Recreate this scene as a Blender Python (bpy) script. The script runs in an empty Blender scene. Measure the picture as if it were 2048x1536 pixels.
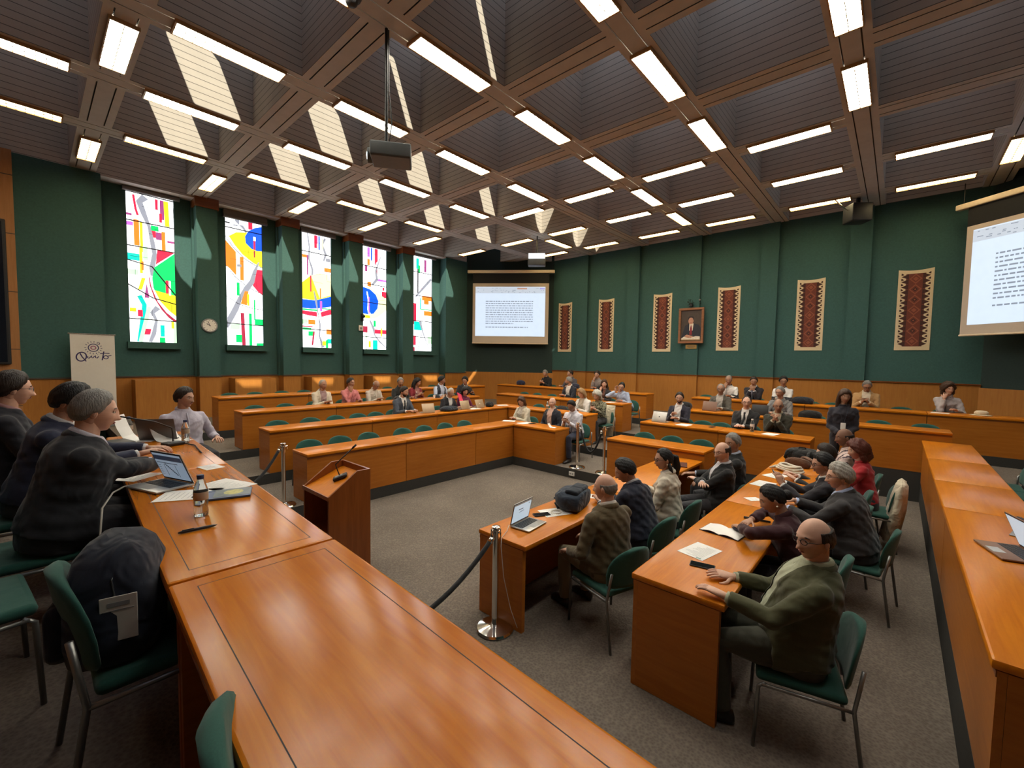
import bpy, bmesh, math, random
import numpy as np
from mathutils import Vector, Matrix, Euler
R = math.radians
random.seed(7)
SC = bpy.context.scene
COL = SC.collection

# ------------------------------------------------------------------ materials
MATS = {}
def nd(nt, kind, **kw):
    n = nt.nodes.new(kind)
    for k, v in kw.items():
        if k in n.inputs: n.inputs[k].default_value = v
        else: setattr(n, k, v)
    return n
def base_mat(name):
    m = bpy.data.materials.new(name); m.use_nodes = True
    nt = m.node_tree; b = nt.nodes['Principled BSDF']
    return m, nt, b
def c4(c): return (c[0], c[1], c[2], 1)
def plain(name, col, rough=.6, metal=0, coat=0, noise=.12, scale=18, bump=.0, spec=.5, trans=0, ior=1.45):
    """procedural surface: colour broken up by noise, optional fine bump"""
    if name in MATS: return MATS[name]
    m, nt, b = base_mat(name)
    tc = nd(nt, 'ShaderNodeTexCoord')
    n = nd(nt, 'ShaderNodeTexNoise', Scale=scale, Detail=3.0)
    nt.links.new(tc.outputs['Object'], n.inputs['Vector'])
    mix = nd(nt, 'ShaderNodeMixRGB')
    mix.inputs[1].default_value = c4([x*(1-noise) for x in col]); mix.inputs[2].default_value = c4([min(1, x*(1+noise)) for x in col])
    nt.links.new(n.outputs['Fac'], mix.inputs[0]); nt.links.new(mix.outputs[0], b.inputs['Base Color'])
    b.inputs['Roughness'].default_value = rough; b.inputs['Metallic'].default_value = metal
    b.inputs['Coat Weight'].default_value = coat; b.inputs['Coat Roughness'].default_value = .08
    b.inputs['Specular IOR Level'].default_value = spec
    b.inputs['Transmission Weight'].default_value = trans; b.inputs['IOR'].default_value = ior
    if bump:
        n2 = nd(nt, 'ShaderNodeTexNoise', Scale=scale*6, Detail=2.0)
        nt.links.new(tc.outputs['Object'], n2.inputs['Vector'])
        bp = nd(nt, 'ShaderNodeBump', Strength=bump, Distance=.01)
        nt.links.new(n2.outputs['Fac'], bp.inputs['Height']); nt.links.new(bp.outputs[0], b.inputs['Normal'])
    MATS[name] = m; return m
def cloth(name, col, bump=.35, noise=.2):
    if name in MATS: return MATS[name]
    m, nt, b = base_mat(name)
    tc = nd(nt, 'ShaderNodeTexCoord')
    w = nd(nt, 'ShaderNodeTexNoise', Scale=7.0, Detail=2.0, Distortion=.6)
    f = nd(nt, 'ShaderNodeTexNoise', Scale=260.0, Detail=1.0)
    for n in (w, f): nt.links.new(tc.outputs['Object'], n.inputs['Vector'])
    mix = nd(nt, 'ShaderNodeMixRGB')
    mix.inputs[1].default_value = c4([x*(1-noise) for x in col]); mix.inputs[2].default_value = c4([min(1, x*(1+noise)) for x in col])
    nt.links.new(f.outputs['Fac'], mix.inputs[0]); nt.links.new(mix.outputs[0], b.inputs['Base Color'])
    b.inputs['Roughness'].default_value = .85; b.inputs['Sheen Weight'].default_value = .15; b.inputs['Specular IOR Level'].default_value = .25
    bp = nd(nt, 'ShaderNodeBump', Strength=bump, Distance=.06)
    nt.links.new(w.outputs['Fac'], bp.inputs['Height']); nt.links.new(bp.outputs[0], b.inputs['Normal'])
    MATS[name] = m; return m
def wood(name, col, col2, rough=.3, coat=.0, axis=0, scale=1.0, bump=.05, wave=0, spec=.22):
    if name in MATS: return MATS[name]
    m, nt, b = base_mat(name)
    tc = nd(nt, 'ShaderNodeTexCoord'); mp = nd(nt, 'ShaderNodeMapping')
    s = [9*scale]*3; s[axis] = .7*scale
    mp.inputs['Scale'].default_value = s
    nt.links.new(tc.outputs['Object'], mp.inputs['Vector'])
    n = nd(nt, 'ShaderNodeTexNoise', Scale=3.0, Detail=6.0, Roughness=.6, Distortion=.8)
    nt.links.new(mp.outputs[0], n.inputs['Vector'])
    r = nd(nt, 'ShaderNodeValToRGB')
    r.color_ramp.elements[0].position = .3; r.color_ramp.elements[0].color = c4(col2)
    r.color_ramp.elements[1].position = .7; r.color_ramp.elements[1].color = c4(col)
    nt.links.new(n.outputs['Fac'], r.inputs[0])
    n3 = nd(nt, 'ShaderNodeTexNoise', Scale=.9, Detail=1.0)
    nt.links.new(tc.outputs['Object'], n3.inputs['Vector'])
    mx = nd(nt, 'ShaderNodeMixRGB', blend_type='MULTIPLY'); mx.inputs[0].default_value = .35
    nt.links.new(r.outputs[0], mx.inputs[1]); nt.links.new(n3.outputs['Fac'], mx.inputs[2])
    nt.links.new(mx.outputs[0], b.inputs['Base Color'])
    b.inputs['Specular IOR Level'].default_value = spec
    b.inputs['Roughness'].default_value = rough; b.inputs['Coat Weight'].default_value = coat; b.inputs['Coat Roughness'].default_value = .16
    n2 = nd(nt, 'ShaderNodeTexNoise', Scale=4.0 if wave else 14.0, Detail=2.0)
    nt.links.new(tc.outputs['Object'], n2.inputs['Vector'])
    bp = nd(nt, 'ShaderNodeBump', Strength=wave or bump, Distance=.02)
    nt.links.new(n2.outputs['Fac'], bp.inputs['Height']); nt.links.new(bp.outputs[0], b.inputs['Normal'])
    if coat: nt.links.new(bp.outputs[0], b.inputs['Coat Normal'])
    MATS[name] = m; return m
def slats(name, col, pitch, axis='Z', line=.09, dark=.25):
    """boards with dark open joints every `pitch` metres along an axis"""
    if name in MATS: return MATS[name]
    m, nt, b = base_mat(name)
    tc = nd(nt, 'ShaderNodeTexCoord'); sp = nd(nt, 'ShaderNodeSeparateXYZ')
    nt.links.new(tc.outputs['Object'], sp.inputs[0])
    d = nd(nt, 'ShaderNodeMath', operation='DIVIDE'); d.inputs[1].default_value = pitch
    nt.links.new(sp.outputs[axis], d.inputs[0])
    fr = nd(nt, 'ShaderNodeMath', operation='FRACT'); nt.links.new(d.outputs[0], fr.inputs[0])
    lt = nd(nt, 'ShaderNodeMath', operation='LESS_THAN'); lt.inputs[1].default_value = line
    nt.links.new(fr.outputs[0], lt.inputs[0])
    n = nd(nt, 'ShaderNodeTexNoise', Scale=5.0, Detail=4.0); nt.links.new(tc.outputs['Object'], n.inputs['Vector'])
    m1 = nd(nt, 'ShaderNodeMixRGB'); m1.inputs[1].default_value = c4([x*.88 for x in col]); m1.inputs[2].default_value = c4([x*1.1 for x in col])
    nt.links.new(n.outputs['Fac'], m1.inputs[0])
    m2 = nd(nt, 'ShaderNodeMixRGB'); m2.inputs[2].default_value = c4([x*dark for x in col])
    nt.links.new(lt.outputs[0], m2.inputs[0]); nt.links.new(m1.outputs[0], m2.inputs[1])
    nt.links.new(m2.outputs[0], b.inputs['Base Color']); b.inputs['Roughness'].default_value = .7
    MATS[name] = m; return m
def glow(name, col, strength, base=None):
    if name in MATS: return MATS[name]
    m, nt, b = base_mat(name)
    tc = nd(nt, 'ShaderNodeTexCoord'); n = nd(nt, 'ShaderNodeTexNoise', Scale=6.0)
    nt.links.new(tc.outputs['Object'], n.inputs['Vector'])
    mx = nd(nt, 'ShaderNodeMixRGB'); mx.inputs[1].default_value = c4([x*.92 for x in col]); mx.inputs[2].default_value = c4([min(1, x*1.05) for x in col])
    nt.links.new(n.outputs['Fac'], mx.inputs[0]); nt.links.new(mx.outputs[0], b.inputs['Emission Color'])
    b.inputs['Base Color'].default_value = c4(base or [x*.3 for x in col]); b.inputs['Emission Strength'].default_value = strength
    b.inputs['Roughness'].default_value = .35
    MATS[name] = m; return m
def carpet(name, col):
    if name in MATS: return MATS[name]
    m, nt, b = base_mat(name)
    tc = nd(nt, 'ShaderNodeTexCoord')
    v = nd(nt, 'ShaderNodeTexVoronoi', Scale=55.0); n = nd(nt, 'ShaderNodeTexNoise', Scale=1.3, Detail=4.0)
    for x in (v, n): nt.links.new(tc.outputs['Object'], x.inputs['Vector'])
    mx = nd(nt, 'ShaderNodeMixRGB'); mx.inputs[1].default_value = c4([x*.72 for x in col]); mx.inputs[2].default_value = c4([x*1.3 for x in col])
    nt.links.new(v.outputs['Distance'], mx.inputs[0])
    m2 = nd(nt, 'ShaderNodeMixRGB', blend_type='MULTIPLY'); m2.inputs[0].default_value = .5
    nt.links.new(mx.outputs[0], m2.inputs[1]); nt.links.new(n.outputs['Fac'], m2.inputs[2])
    nt.links.new(m2.outputs[0], b.inputs['Base Color']); b.inputs['Roughness'].default_value = .95; b.inputs['Specular IOR Level'].default_value = .1
    bp = nd(nt, 'ShaderNodeBump', Strength=.4, Distance=.01); nt.links.new(v.outputs['Distance'], bp.inputs['Height']); nt.links.new(bp.outputs[0], b.inputs['Normal'])
    MATS[name] = m; return m

# ------------------------------------------------------------------ mesh builder
class MB:
    def __init__(s): s.v = []; s.f = []; s.m = []; s.mats = []
    def mi(s, mat):
        if mat not in s.mats: s.mats.append(mat)
        return s.mats.index(mat)
    def add(s, vs, fs, mat):
        o = len(s.v); k = s.mi(mat)
        s.v += [tuple(v) for v in vs]
        for f in fs: s.f.append(tuple(i+o for i in f)); s.m.append(k)
        return s
    def box(s, x0, y0, z0, x1, y1, z1, mat, M=None):
        vs = [(x, y, z) for z in (z0, z1) for y in (y0, y1) for x in (x0, x1)]
        if M is not None: vs = [M @ Vector(v) for v in vs]
        return s.add(vs, [(0, 2, 3, 1), (4, 5, 7, 6), (0, 1, 5, 4), (2, 6, 7, 3), (0, 4, 6, 2), (1, 3, 7, 5)], mat)
    def rbox(s, x0, y0, z0, x1, y1, z1, mat, r=.02, n=3, M=None):
        """box with rounded vertical and horizontal edges"""
        cx, cy = (x0+x1)/2, (y0+y1)/2; hx, hy = (x1-x0)/2, (y1-y0)/2; r = min(r, hx*.99, hy*.99, (z1-z0)*.49)
        rings = []
        prof = [(r*(1-math.sin(a)), r*(1-math.cos(a))) for a in [i*math.pi/2/n for i in range(n+1)]]   # inset, height
        levels = [(a, z0+b) for a, b in prof] + [(a, z1-b) for a, b in reversed(prof)]
        for ins, z in levels:
            ring = []
            rr = max(r-ins, 0)
            for qx, qy, a0 in ((1, 1, 0), (-1, 1, 90), (-1, -1, 180), (1, -1, 270)):
                for i in range(n+1):
                    a = R(a0+90*i/n)
                    ring.append((cx+qx*(hx-r)+rr*math.cos(a), cy+qy*(hy-r)+rr*math.sin(a), z))
            rings.append(ring)
        return s.loft(rings, mat, M=M)
    def loft(s, rings, mat, cap=True, M=None, closed=True):
        n = len(rings[0]); vs = [p for r in rings for p in r]
        if M is not None: vs = [M @ Vector(v) for v in vs]
        fs = []
        for i in range(len(rings)-1):
            for j in range(n if closed else n-1):
                k = (j+1) % n
                fs.append((i*n+j, i*n+k, (i+1)*n+k, (i+1)*n+j))
        if cap: fs.append(tuple(reversed(range(n)))); fs.append(tuple(range((len(rings)-1)*n, len(rings)*n)))
        return s.add(vs, fs, mat)
    def tube(s, pts, rad, mat, n=8, cap=True, M=None, flat=1.0, up=(0, 0, 1)):
        pts = [Vector(p) for p in pts]; k = len(pts)
        if not hasattr(rad, '__len__'): rad = [rad]*k
        rings = []; u = Vector(up)
        for i, p in enumerate(pts):
            t = (pts[min(i+1, k-1)]-pts[max(i-1, 0)])
            t = t.normalized() if t.length > 1e-9 else Vector((0, 0, 1))
            a = u - t*u.dot(t)
            if a.length < .05: a = Vector((1, 0, 0)) - t*t.x
            if a.length < .05: a = Vector((0, 1, 0)) - t*t.y
            a.normalize(); b = t.cross(a); u = a
            rings.append([p + b*(rad[i]*math.cos(2*math.pi*j/n)) + a*(rad[i]*flat*math.sin(2*math.pi*j/n)) for j in range(n)])
        return s.loft(rings, mat, cap, M)
    def ball(s, c, r, mat, nu=12, nv=8, M=None):
        if not hasattr(r, '__len__'): r = (r, r, r)
        rings = []
        for i in range(1, nv):
            t = math.pi*i/nv
            rings.append([(c[0]+r[0]*math.sin(t)*math.cos(2*math.pi*j/nu), c[1]+r[1]*math.sin(t)*math.sin(2*math.pi*j/nu), c[2]-r[2]*math.cos(t)) for j in range(nu)])
        return s.loft(rings, mat, True, M)
    def lathe(s, prof, mat, c=(0, 0, 0), n=20, cap=True, M=None):
        rings = [[(c[0]+r*math.cos(2*math.pi*j/n), c[1]+r*math.sin(2*math.pi*j/n), c[2]+z) for j in range(n)] for r, z in prof]
        return s.loft(rings, mat, cap, M)
    def prism(s, poly, d0, d1, mat, plane='xz', M=None):
        """polygon (2d) extruded; plane xz -> along y, xy -> along z, yz -> along x"""
        def P(a, b, d): return {'xz': (a, d, b), 'xy': (a, b, d), 'yz': (d, a, b)}[plane]
        return s.loft([[P(a, b, d) for a, b in poly] for d in (d0, d1)], mat, True, M)
    def poly(s, pts, mat): return s.add(pts, [tuple(range(len(pts)))], mat)
    def build(s, name, parent=None, smooth=False, bevel=0, fix=True):
        me = bpy.data.meshes.new(name); me.from_pydata(s.v, [], s.f)
        for m in s.mats: me.materials.append(m)
        me.polygons.foreach_set('material_index', s.m)
        if fix:
            bm = bmesh.new(); bm.from_mesh(me); bmesh.ops.recalc_face_normals(bm, faces=bm.faces)
            bm.to_mesh(me); bm.free()
        if smooth: me.polygons.foreach_set('use_smooth', [True]*len(me.polygons))
        me.update()
        o = bpy.data.objects.new(name, me); COL.objects.link(o)
        if parent: o.parent = parent
        if bevel:
            bv = o.modifiers.new('bevel', 'BEVEL'); bv.width = bevel; bv.segments = 2; bv.limit_method = 'ANGLE'; bv.angle_limit = R(40)
        if smooth == 'auto':
            es = o.modifiers.new('edge', 'EDGE_SPLIT'); es.split_angle = R(38)
        return o
def tag(o, label=None, cat=None, group=None, kind=None):
    if label: o['label'] = label
    if cat: o['category'] = cat
    if group: o['group'] = group
    if kind: o['kind'] = kind
    return o
def thing(name, label, cat, loc=(0, 0, 0), rz=0, group=None):
    o = bpy.data.objects.new(name, None); o.empty_display_size = .1; COL.objects.link(o)
    o.location = loc; o.rotation_euler = (0, 0, rz)
    return tag(o, label, cat, group)
def dup(root, loc, rz, label, group=None):
    r = root.copy(); COL.objects.link(r); r.location = loc; r.rotation_euler = (0, 0, rz); r['label'] = label
    if group: r['group'] = group
    for ch in root.children:
        c = ch.copy(); COL.objects.link(c); c.parent = r
        for g in ch.children:
            d = g.copy(); COL.objects.link(d); d.parent = c
    return r
def struct(o): o['kind'] = 'structure'; return o
ORD = ['first', 'second', 'third', 'fourth', 'fifth', 'sixth', 'seventh', 'eighth', 'ninth', 'tenth', 'eleventh', 'twelfth']

WOOD_TOP = wood('varnished_desk_top', (.70, .225, .010), (.56, .155, .005), rough=.30, coat=.06, axis=0, bump=.05)
WOOD_TOP_Y = wood('varnished_desk_top_cross', (.70, .225, .010), (.56, .155, .005), rough=.30, coat=.06, axis=1, bump=.05)
HEADTOP = wood('head_table_varnish', (.76, .235, .006), (.60, .155, .003), rough=.22, coat=.10, axis=0, wave=.08, spec=.30)
WOOD_PANEL = wood('orange_wood_panel', (.52, .175, .022), (.43, .13, .014), rough=.38, coat=.15, axis=0)
WOOD_PANEL_Y = wood('orange_wood_panel_cross', (.52, .175, .022), (.43, .13, .014), rough=.38, coat=.15, axis=1)
WOOD_EDGE = wood('dark_wood_edge', (.26, .075, .018), (.18, .05, .012), rough=.3, coat=.3)
WOOD_WAINS = wood('wainscot_wood', (.52, .22, .05), (.44, .17, .036), rough=.4, axis=2)
WALLG = plain('green_fabric_wall', (.050, .112, .106), rough=.9, noise=.18, scale=30, bump=.15, spec=.15)
CARPET = carpet('grey_brown_carpet', (.20, .165, .135))
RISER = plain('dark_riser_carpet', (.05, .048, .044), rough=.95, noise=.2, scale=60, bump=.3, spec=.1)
SLAT = slats('ceiling_board_joints', (.50, .455, .40), .105)
BEAM = plain('ceiling_beam_board', (.47, .44, .41), rough=.7, noise=.14, scale=6)
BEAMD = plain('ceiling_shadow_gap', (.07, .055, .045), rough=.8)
DARKBOX = plain('matte_black_plastic', (.018, .018, .02), rough=.5)
GREYPL = plain('grey_plastic', (.25, .25, .26), rough=.45)
WHITEPL = plain('white_plastic', (.75, .74, .7), rough=.4)
CHROME = plain('polished_chrome', (.75, .72, .68), rough=.12, metal=1, noise=.03)
STEEL = plain('grey_painted_steel', (.22, .22, .21), rough=.3, metal=.7)
BLACKMETAL = plain('black_metal', (.02, .02, .02), rough=.35, metal=.4)
PAPER = plain('white_paper', (.78, .76, .72), rough=.8, noise=.04)
INK = plain('printed_ink', (.06, .06, .08), rough=.8)
# ------------------------------------------------------------------ the hall: floor, tiers, walls
LV = [.18, .35, .51, .68]               # tier floors
FY = [6.25, 7.7, 9.2, 10.75]            # fronts of the rows under the windows
FX = [7.05, 8.45, 10.0, 11.7]           # fronts of the rows facing the lectern
ZC = 6.3                                # underside of the ceiling beams
NX = [.883+2.0387*k for k in range(-2, 7)]
NY = [.63+2.0387*k for k in range(-3, 6)]
b = MB(); b.box(-3, -6, -.1, 14.6, 14.2, 0, CARPET); struct(b.build('floor'))
b = MB()
def tier(x0, y0, x1, y1, z):
    b.add([(x0, y0, z), (x1, y0, z), (x1, y1, z), (x0, y1, z)], [(0, 1, 2, 3)], CARPET)
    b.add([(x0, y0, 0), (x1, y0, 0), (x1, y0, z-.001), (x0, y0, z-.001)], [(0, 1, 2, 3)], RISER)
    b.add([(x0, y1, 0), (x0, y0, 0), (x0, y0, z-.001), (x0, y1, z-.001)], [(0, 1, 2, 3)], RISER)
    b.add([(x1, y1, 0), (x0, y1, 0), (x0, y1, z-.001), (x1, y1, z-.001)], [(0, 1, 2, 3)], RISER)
for k in range(4):
    tier(1.1, FY[k], 14.3, 13.9, LV[k]+.0005*k)
    tier(FX[k], (2.3, .45, -4.5, -4.5)[k], 14.3, 13.8, LV[k]+.0004*k+.0002)
tier(2.66, -1.95, 14.3, -.375, LV[1]+.0001); tier(2.6, -5, 14.3, -1.95, LV[2]+.0003)
struct(b.build('floor_tiers'))
b = MB(); b.box(-3, -5, .0, 1.12, 6.6, .74, CARPET); b.box(1.0, 5.0, .0, 1.62, 6.6, .739, CARPET)
b.box(1.12, -5, .0, 1.13, 5.0, .73, RISER); struct(b.build('floor_dais'))

# window wall -------------------------------------------------------
WX = [1.61+2.0225*k for k in range(5)]; WW = .92; YG = 13.78; YP = 13.38; ZS, ZT = 2.6, 6.22
PX = [2.90+2.035*k for k in range(4)]; PW = .46
b = MB()
b.box(-3, YG, 0, 12.4, YG+.3, ZS, WALLG)                      # back plane with window holes
b.box(-3, YG+.06, ZT, 12.4, YG+.3, 8.2, WALLG)
xs = [-3] + [v for w in WX for v in (w, w+WW)] + [12.4]
for i in range(0, len(xs), 2): b.box(xs[i], YG, ZS, xs[i+1], YG+.3, ZT+.1, WALLG)
b.box(-.13, YP, 0, 1.16, YG+.06, ZC-.02, WALLG)                       # plain bay before the first window
b.box(10.98, YP, 0, 12.2, YG+.06, ZC-.02, WALLG)
struct(b.build('wall_left'))
b = MB(); b.box(-3, YP-.08, 0, -.13, YG, ZC, wood('pale_wood_cladding', (.52, .25, .10), (.44, .20, .075), rough=.45, axis=2))
for z in (1.2, 2.35, 3.5, 4.65, 5.8): b.box(-3, YP-.083, z, -.13, YP-.075, z+.015, BEAMD)
struct(b.build('wall_left_cladding'))
for i, x in enumerate(PX):
    b = MB(); b.box(x, YP, 1.74, x+PW, YG+.02, 6.06, WALLG); b.box(x-.04, YG-.13, 1.74, x+.02, YG+.02, 6.06, WALLG)
    b.box(x-.03, YP-.03, 6.06, x+PW+.03, YG, ZC+.02, WOOD_EDGE)       # dark capital under the beam
    b.box(x-.01, YP-.02, LV[3], x+PW+.01, YG, 1.74, WOOD_WAINS)
    struct(b.build('trim_pilaster'))
b = MB()                                                             # wood wainscot with a ledge
b.box(-.13, YP-.03, LV[3], 1.18, YG, 1.74, WOOD_WAINS); b.box(-.13, YP-.05, 1.74, 1.18, YP, 1.77, BEAMD)
b.box(10.96, YP-.03, LV[3], 12.2, YP, 1.74, WOOD_WAINS); b.box(10.96, YP-.05, 1.74, 12.2, YP, 1.77, BEAMD)
for i, w in enumerate(WX):
    x0 = 1.18 if i == 0 else PX[i-1]+PW+.01; x1 = PX[i]-.01 if i < 4 else 10.96
    b.box(x0, YG-.05, LV[3], x1, YG+.06, 1.74, WOOD_WAINS)
    b.prism([(YG-.05, LV[3]), (YG-.05, 1.69), (YP-.215, 1.69), (YP-.225, 1.2), (YP-.24, LV[3])], w+.0, w+WW+.1, WOOD_WAINS, 'yz')   # sloping heater cover under the window
    b.box(x0, YG-.08, 1.74, x1, YG+.06, 1.77, BEAMD)
for x in PX: b.box(x-.03, YP-.05, 1.74, x+PW+.03, YP, 1.77, BEAMD)
struct(b.build('baseboard_left'))

# wall with the rugs --------------------------------------------------
XW = 14.22; RY = [9.1, 7.03, 4.98, 2.87, .85]
b = MB(); b.box(XW, -1.5, 0, XW+.3, 10.6, 8.2, WALLG)
struct(b.build('wall_back'))
for y in RY:
    b = MB(); b.box(XW-.10, y-.22, 1.9, XW, y+.22, ZC, WALLG); b.box(XW-.13, y-.23, LV[3], XW-.02, y+.23, 1.9, WOOD_WAINS); struct(b.build('trim_pilaster'))
b = MB(); b.box(XW-.03, -1.4, LV[3], XW, 10.5, 1.9, WOOD_WAINS); b.box(XW-.06, -1.4, 1.9, XW, 10.5, 1.93, WOOD_EDGE)
for y in RY: b.box(XW-.15, y-.24, 1.9, XW-.05, y+.24, 1.93, WOOD_EDGE)
struct(b.build('baseboard_back'))
def slab(p, q, z0, z1, t, mat, mb):
    p, q = Vector((p[0], p[1], 0)), Vector((q[0], q[1], 0)); d = (q-p).normalized(); n = Vector((-d.y, d.x, 0))*t
    mb.prism([(v.x, v.y) for v in (p, q, q+n, p+n)], z0, z1, mat, 'xy')
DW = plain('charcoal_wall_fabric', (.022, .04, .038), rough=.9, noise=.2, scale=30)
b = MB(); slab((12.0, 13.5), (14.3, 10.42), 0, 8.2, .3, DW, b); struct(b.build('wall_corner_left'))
b = MB(); slab((12.02, 13.42), (14.22, 10.47), LV[3], 1.8, -.03, WOOD_WAINS, b); struct(b.build('baseboard_corner_left'))
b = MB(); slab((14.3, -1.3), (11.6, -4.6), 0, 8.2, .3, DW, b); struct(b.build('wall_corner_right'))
b = MB(); slab((14.24, -1.36), (11.7, -4.45), LV[2], 1.85, -.03, WOOD_WAINS, b); struct(b.build('baseboard_corner_right'))
b = MB(); b.box(-3, -5.3, 0, 14.4, -5, 8.2, WALLG); struct(b.build('wall_right'))
b = MB(); b.box(-3.3, -5.3, 0, -3, 14.2, 8.2, wood('front_wall_wood', (.40, .17, .06), (.33, .13, .045), axis=2)); struct(b.build('wall_front'))

# coffered ceiling ------------------------------------------------------
b = MB(); HB = .21; ZR = 8.1
def beam(p0, p1, c, ax):
    def V(a, off, z): return (a, c+off, z) if ax == 'x' else (c+off, a, z)
    for s in (-HB, HB): b.add([V(p0, s, ZC), V(p1, s, ZC), V(p1, s, ZR), V(p0, s, ZR)], [(0, 1, 2, 3)], SLAT)
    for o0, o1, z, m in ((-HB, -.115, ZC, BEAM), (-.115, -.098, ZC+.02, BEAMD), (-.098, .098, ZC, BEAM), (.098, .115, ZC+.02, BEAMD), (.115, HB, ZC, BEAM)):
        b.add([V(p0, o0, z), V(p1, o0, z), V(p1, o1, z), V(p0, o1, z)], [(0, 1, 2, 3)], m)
for y in NY: beam(-3, 14.22, y, 'x')
ys = [-5-HB] + NY + [13.40+HB]
for x in NX:
    for i in range(len(ys)-1): beam(ys[i]+HB, ys[i+1]-HB, x, 'y')
b.add([(-3, 13.40, ZC-.05), (12.2, 13.40, ZC-.05), (12.2, 13.40, ZR), (-3, 13.40, ZR)], [(0, 1, 2, 3)], SLAT)
b.add([(-3, 13.40, ZC-.05), (12.2, 13.40, ZC-.05), (12.2, 13.8, ZC-.05), (-3, 13.8, ZC-.05)], [(0, 1, 2, 3)], BEAM)
b.add([(14.18, -1.5, ZC), (14.18, 10.5, ZC), (14.18, 10.5, ZR), (14.18, -1.5, ZR)], [(0, 1, 2, 3)], SLAT)
ROOFM = plain('dark_coffer_top', (.12, .10, .085), rough=.85)
SKYP = glow('skylight_and_fill_glow', (.72, .80, 1), .5); SKY_FILL = glow('coffer_fill_glow', (.74, .79, .95), .38)  # second glow is an added fill for coffers without an opening
glow_panels = MB()
def roof_cell(x0, y0, x1, y1, hole):
    if hole is None:
        b.add([(x0, y0, ZR), (x1, y0, ZR), (x1, y1, ZR), (x0, y1, ZR)], [(0, 1, 2, 3)], ROOFM); return
    hx0, hy0, hx1, hy1, c = hole
    cx, cy = min(c, (hx1-hx0)*.45), min(c, (hy1-hy0)*.45)
    oc = [(hx0+cx, hy0), (hx1-cx, hy0), (hx1, hy0+cy), (hx1, hy1-cy), (hx1-cx, hy1), (hx0+cx, hy1), (hx0, hy1-cy), (hx0, hy0+cy)]
    out = [(hx0+cx, y0), (hx1-cx, y0), (x1, hy0+cy), (x1, hy1-cy), (hx1-cx, y1), (hx0+cx, y1), (x0, hy1-cy), (x0, hy0+cy)]
    cor = {1: (x1, y0), 3: (x1, y1), 5: (x0, y1), 7: (x0, y0)}
    for i in range(8):
        j = (i+1) % 8
        pts = [oc[i], out[i]] + ([cor[i]] if i in cor else []) + [out[j], oc[j]]
        b.add([(p[0], p[1], ZR) for p in pts], [tuple(range(len(pts)))], ROOFM)
        b.add([(oc[i][0], oc[i][1], ZR), (oc[j][0], oc[j][1], ZR), (oc[j][0], oc[j][1], ZR+.12), (oc[i][0], oc[i][1], ZR+.12)], [(0, 1, 2, 3)], ROOFM)
xs = [-3] + NX + [14.5]; ys = [-5.2] + NY + [13.9]
for i in range(len(xs)-1):
    for j in range(len(ys)-1):
        x0, x1, y0, y1 = xs[i], xs[i+1], ys[j], ys[j+1]; hole = None
        k = i-3                                   # column counted from x = .88
        if y0 > 6 and 0 <= k <= 4:
            hole = (x0+.27, y0+.66, x0+(1.14 if y0 > 10 else .97), y0+1.42, .13)
            if y0 < 7 and k == 3: hole = (x0+.62, y0+.66, x0+1.1, y0+1.4, .12)
            if y0 < 7 and k == 4: hole = (x0+.95, y0+.66, x0+1.72, y0+1.4, .2)
        elif 6 < y0 < 7 and k in (5, 6): hole = (x0+.95-.62*(k == 6), y0+.66, x0+1.72-.62*(k == 6), y0+1.4, .2)
        elif 2 < y0 < 6 and k == 1: hole = (x0+.84, y0+.66, x0+1.0, y0+1.4, .02)
        roof_cell(x0, y0, x1, y1, hole)
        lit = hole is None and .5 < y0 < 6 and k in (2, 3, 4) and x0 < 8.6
        if hole is None: glow_panels.box(x0+.45, y0+.45, ZR-.03, x0+1.55, y0+1.55, ZR-.005, SKYP if lit else SKY_FILL)  # dim panels are added to brighten the closed coffers
        elif hole[2]-x0 < 1.25: glow_panels.box(x0+1.25, y0+.3, ZR-.03, x0+1.75, y0+1.7, ZR-.005, SKYP)  # added glowing strip beside the opening, fills the coffer with light
struct(b.build('ceiling', fix=False))
struct(glow_panels.build('ceiling_skylights_and_fill'))
# chamfered boards around the roof openings are dark lips below the roof

# stained glass windows -------------------------------------------------
GC = {'W': (.93, .97, 1), 'R': (1, .02, .06), 'O': (1, .2, .02), 'Y': (1, .85, .02), 'G': (.0, .55, .12), 'L': (.45, .85, .45), 'T': (.0, .5, .42),
      'B': (.0, .08, .85), 'P': (.30, .05, .18), 'V': (.45, .12, .6), 'K': (.03, .03, .035), 'S': (.25, .26, .30), 'M': (.6, .93, .85), 'C': (.95, .92, .45), 'N': (.35, .02, .05), 'A': (.75, .85, 1)}
GM = {k: glow('stained_glass_'+n, GC[k], 1.35 if k in 'WAM' else .7) for k, n in zip(GC, ['clear', 'red', 'orange', 'yellow', 'green', 'light_green', 'teal', 'blue', 'plum', 'violet', 'black', 'smoke', 'mint', 'cream', 'crimson', 'ice'])}
def arc(cx, cy, r, a0, a1, n=18): return [(cx+r*math.cos(R(a0+(a1-a0)*i/n)), cy+r*math.sin(R(a0+(a1-a0)*i/n))/3.93) for i in range(n+1)]
def band(pts, w):
    o = []; q = []
    for i, p in enumerate(pts):
        a, c = pts[max(i-1, 0)], pts[min(i+1, len(pts)-1)]
        dx, dy = c[0]-a[0], (c[1]-a[1])*3.93; l = math.hypot(dx, dy) or 1
        ww = w[i] if hasattr(w, '__len__') else w
        o.append((p[0]-dy/l*ww/2, p[1]+dx/l*ww/2/3.93)); q.append((p[0]+dy/l*ww/2, p[1]-dx/l*ww/2/3.93))
    return o + q[::-1]
def strip(col, pts, w): return (col, band(pts, w))
def q4(col, x0, y0, x1, y1, sk=0): return (col, [(x0, y0), (x1, y0), (x1+sk, y1), (x0+sk, y1)])
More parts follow.
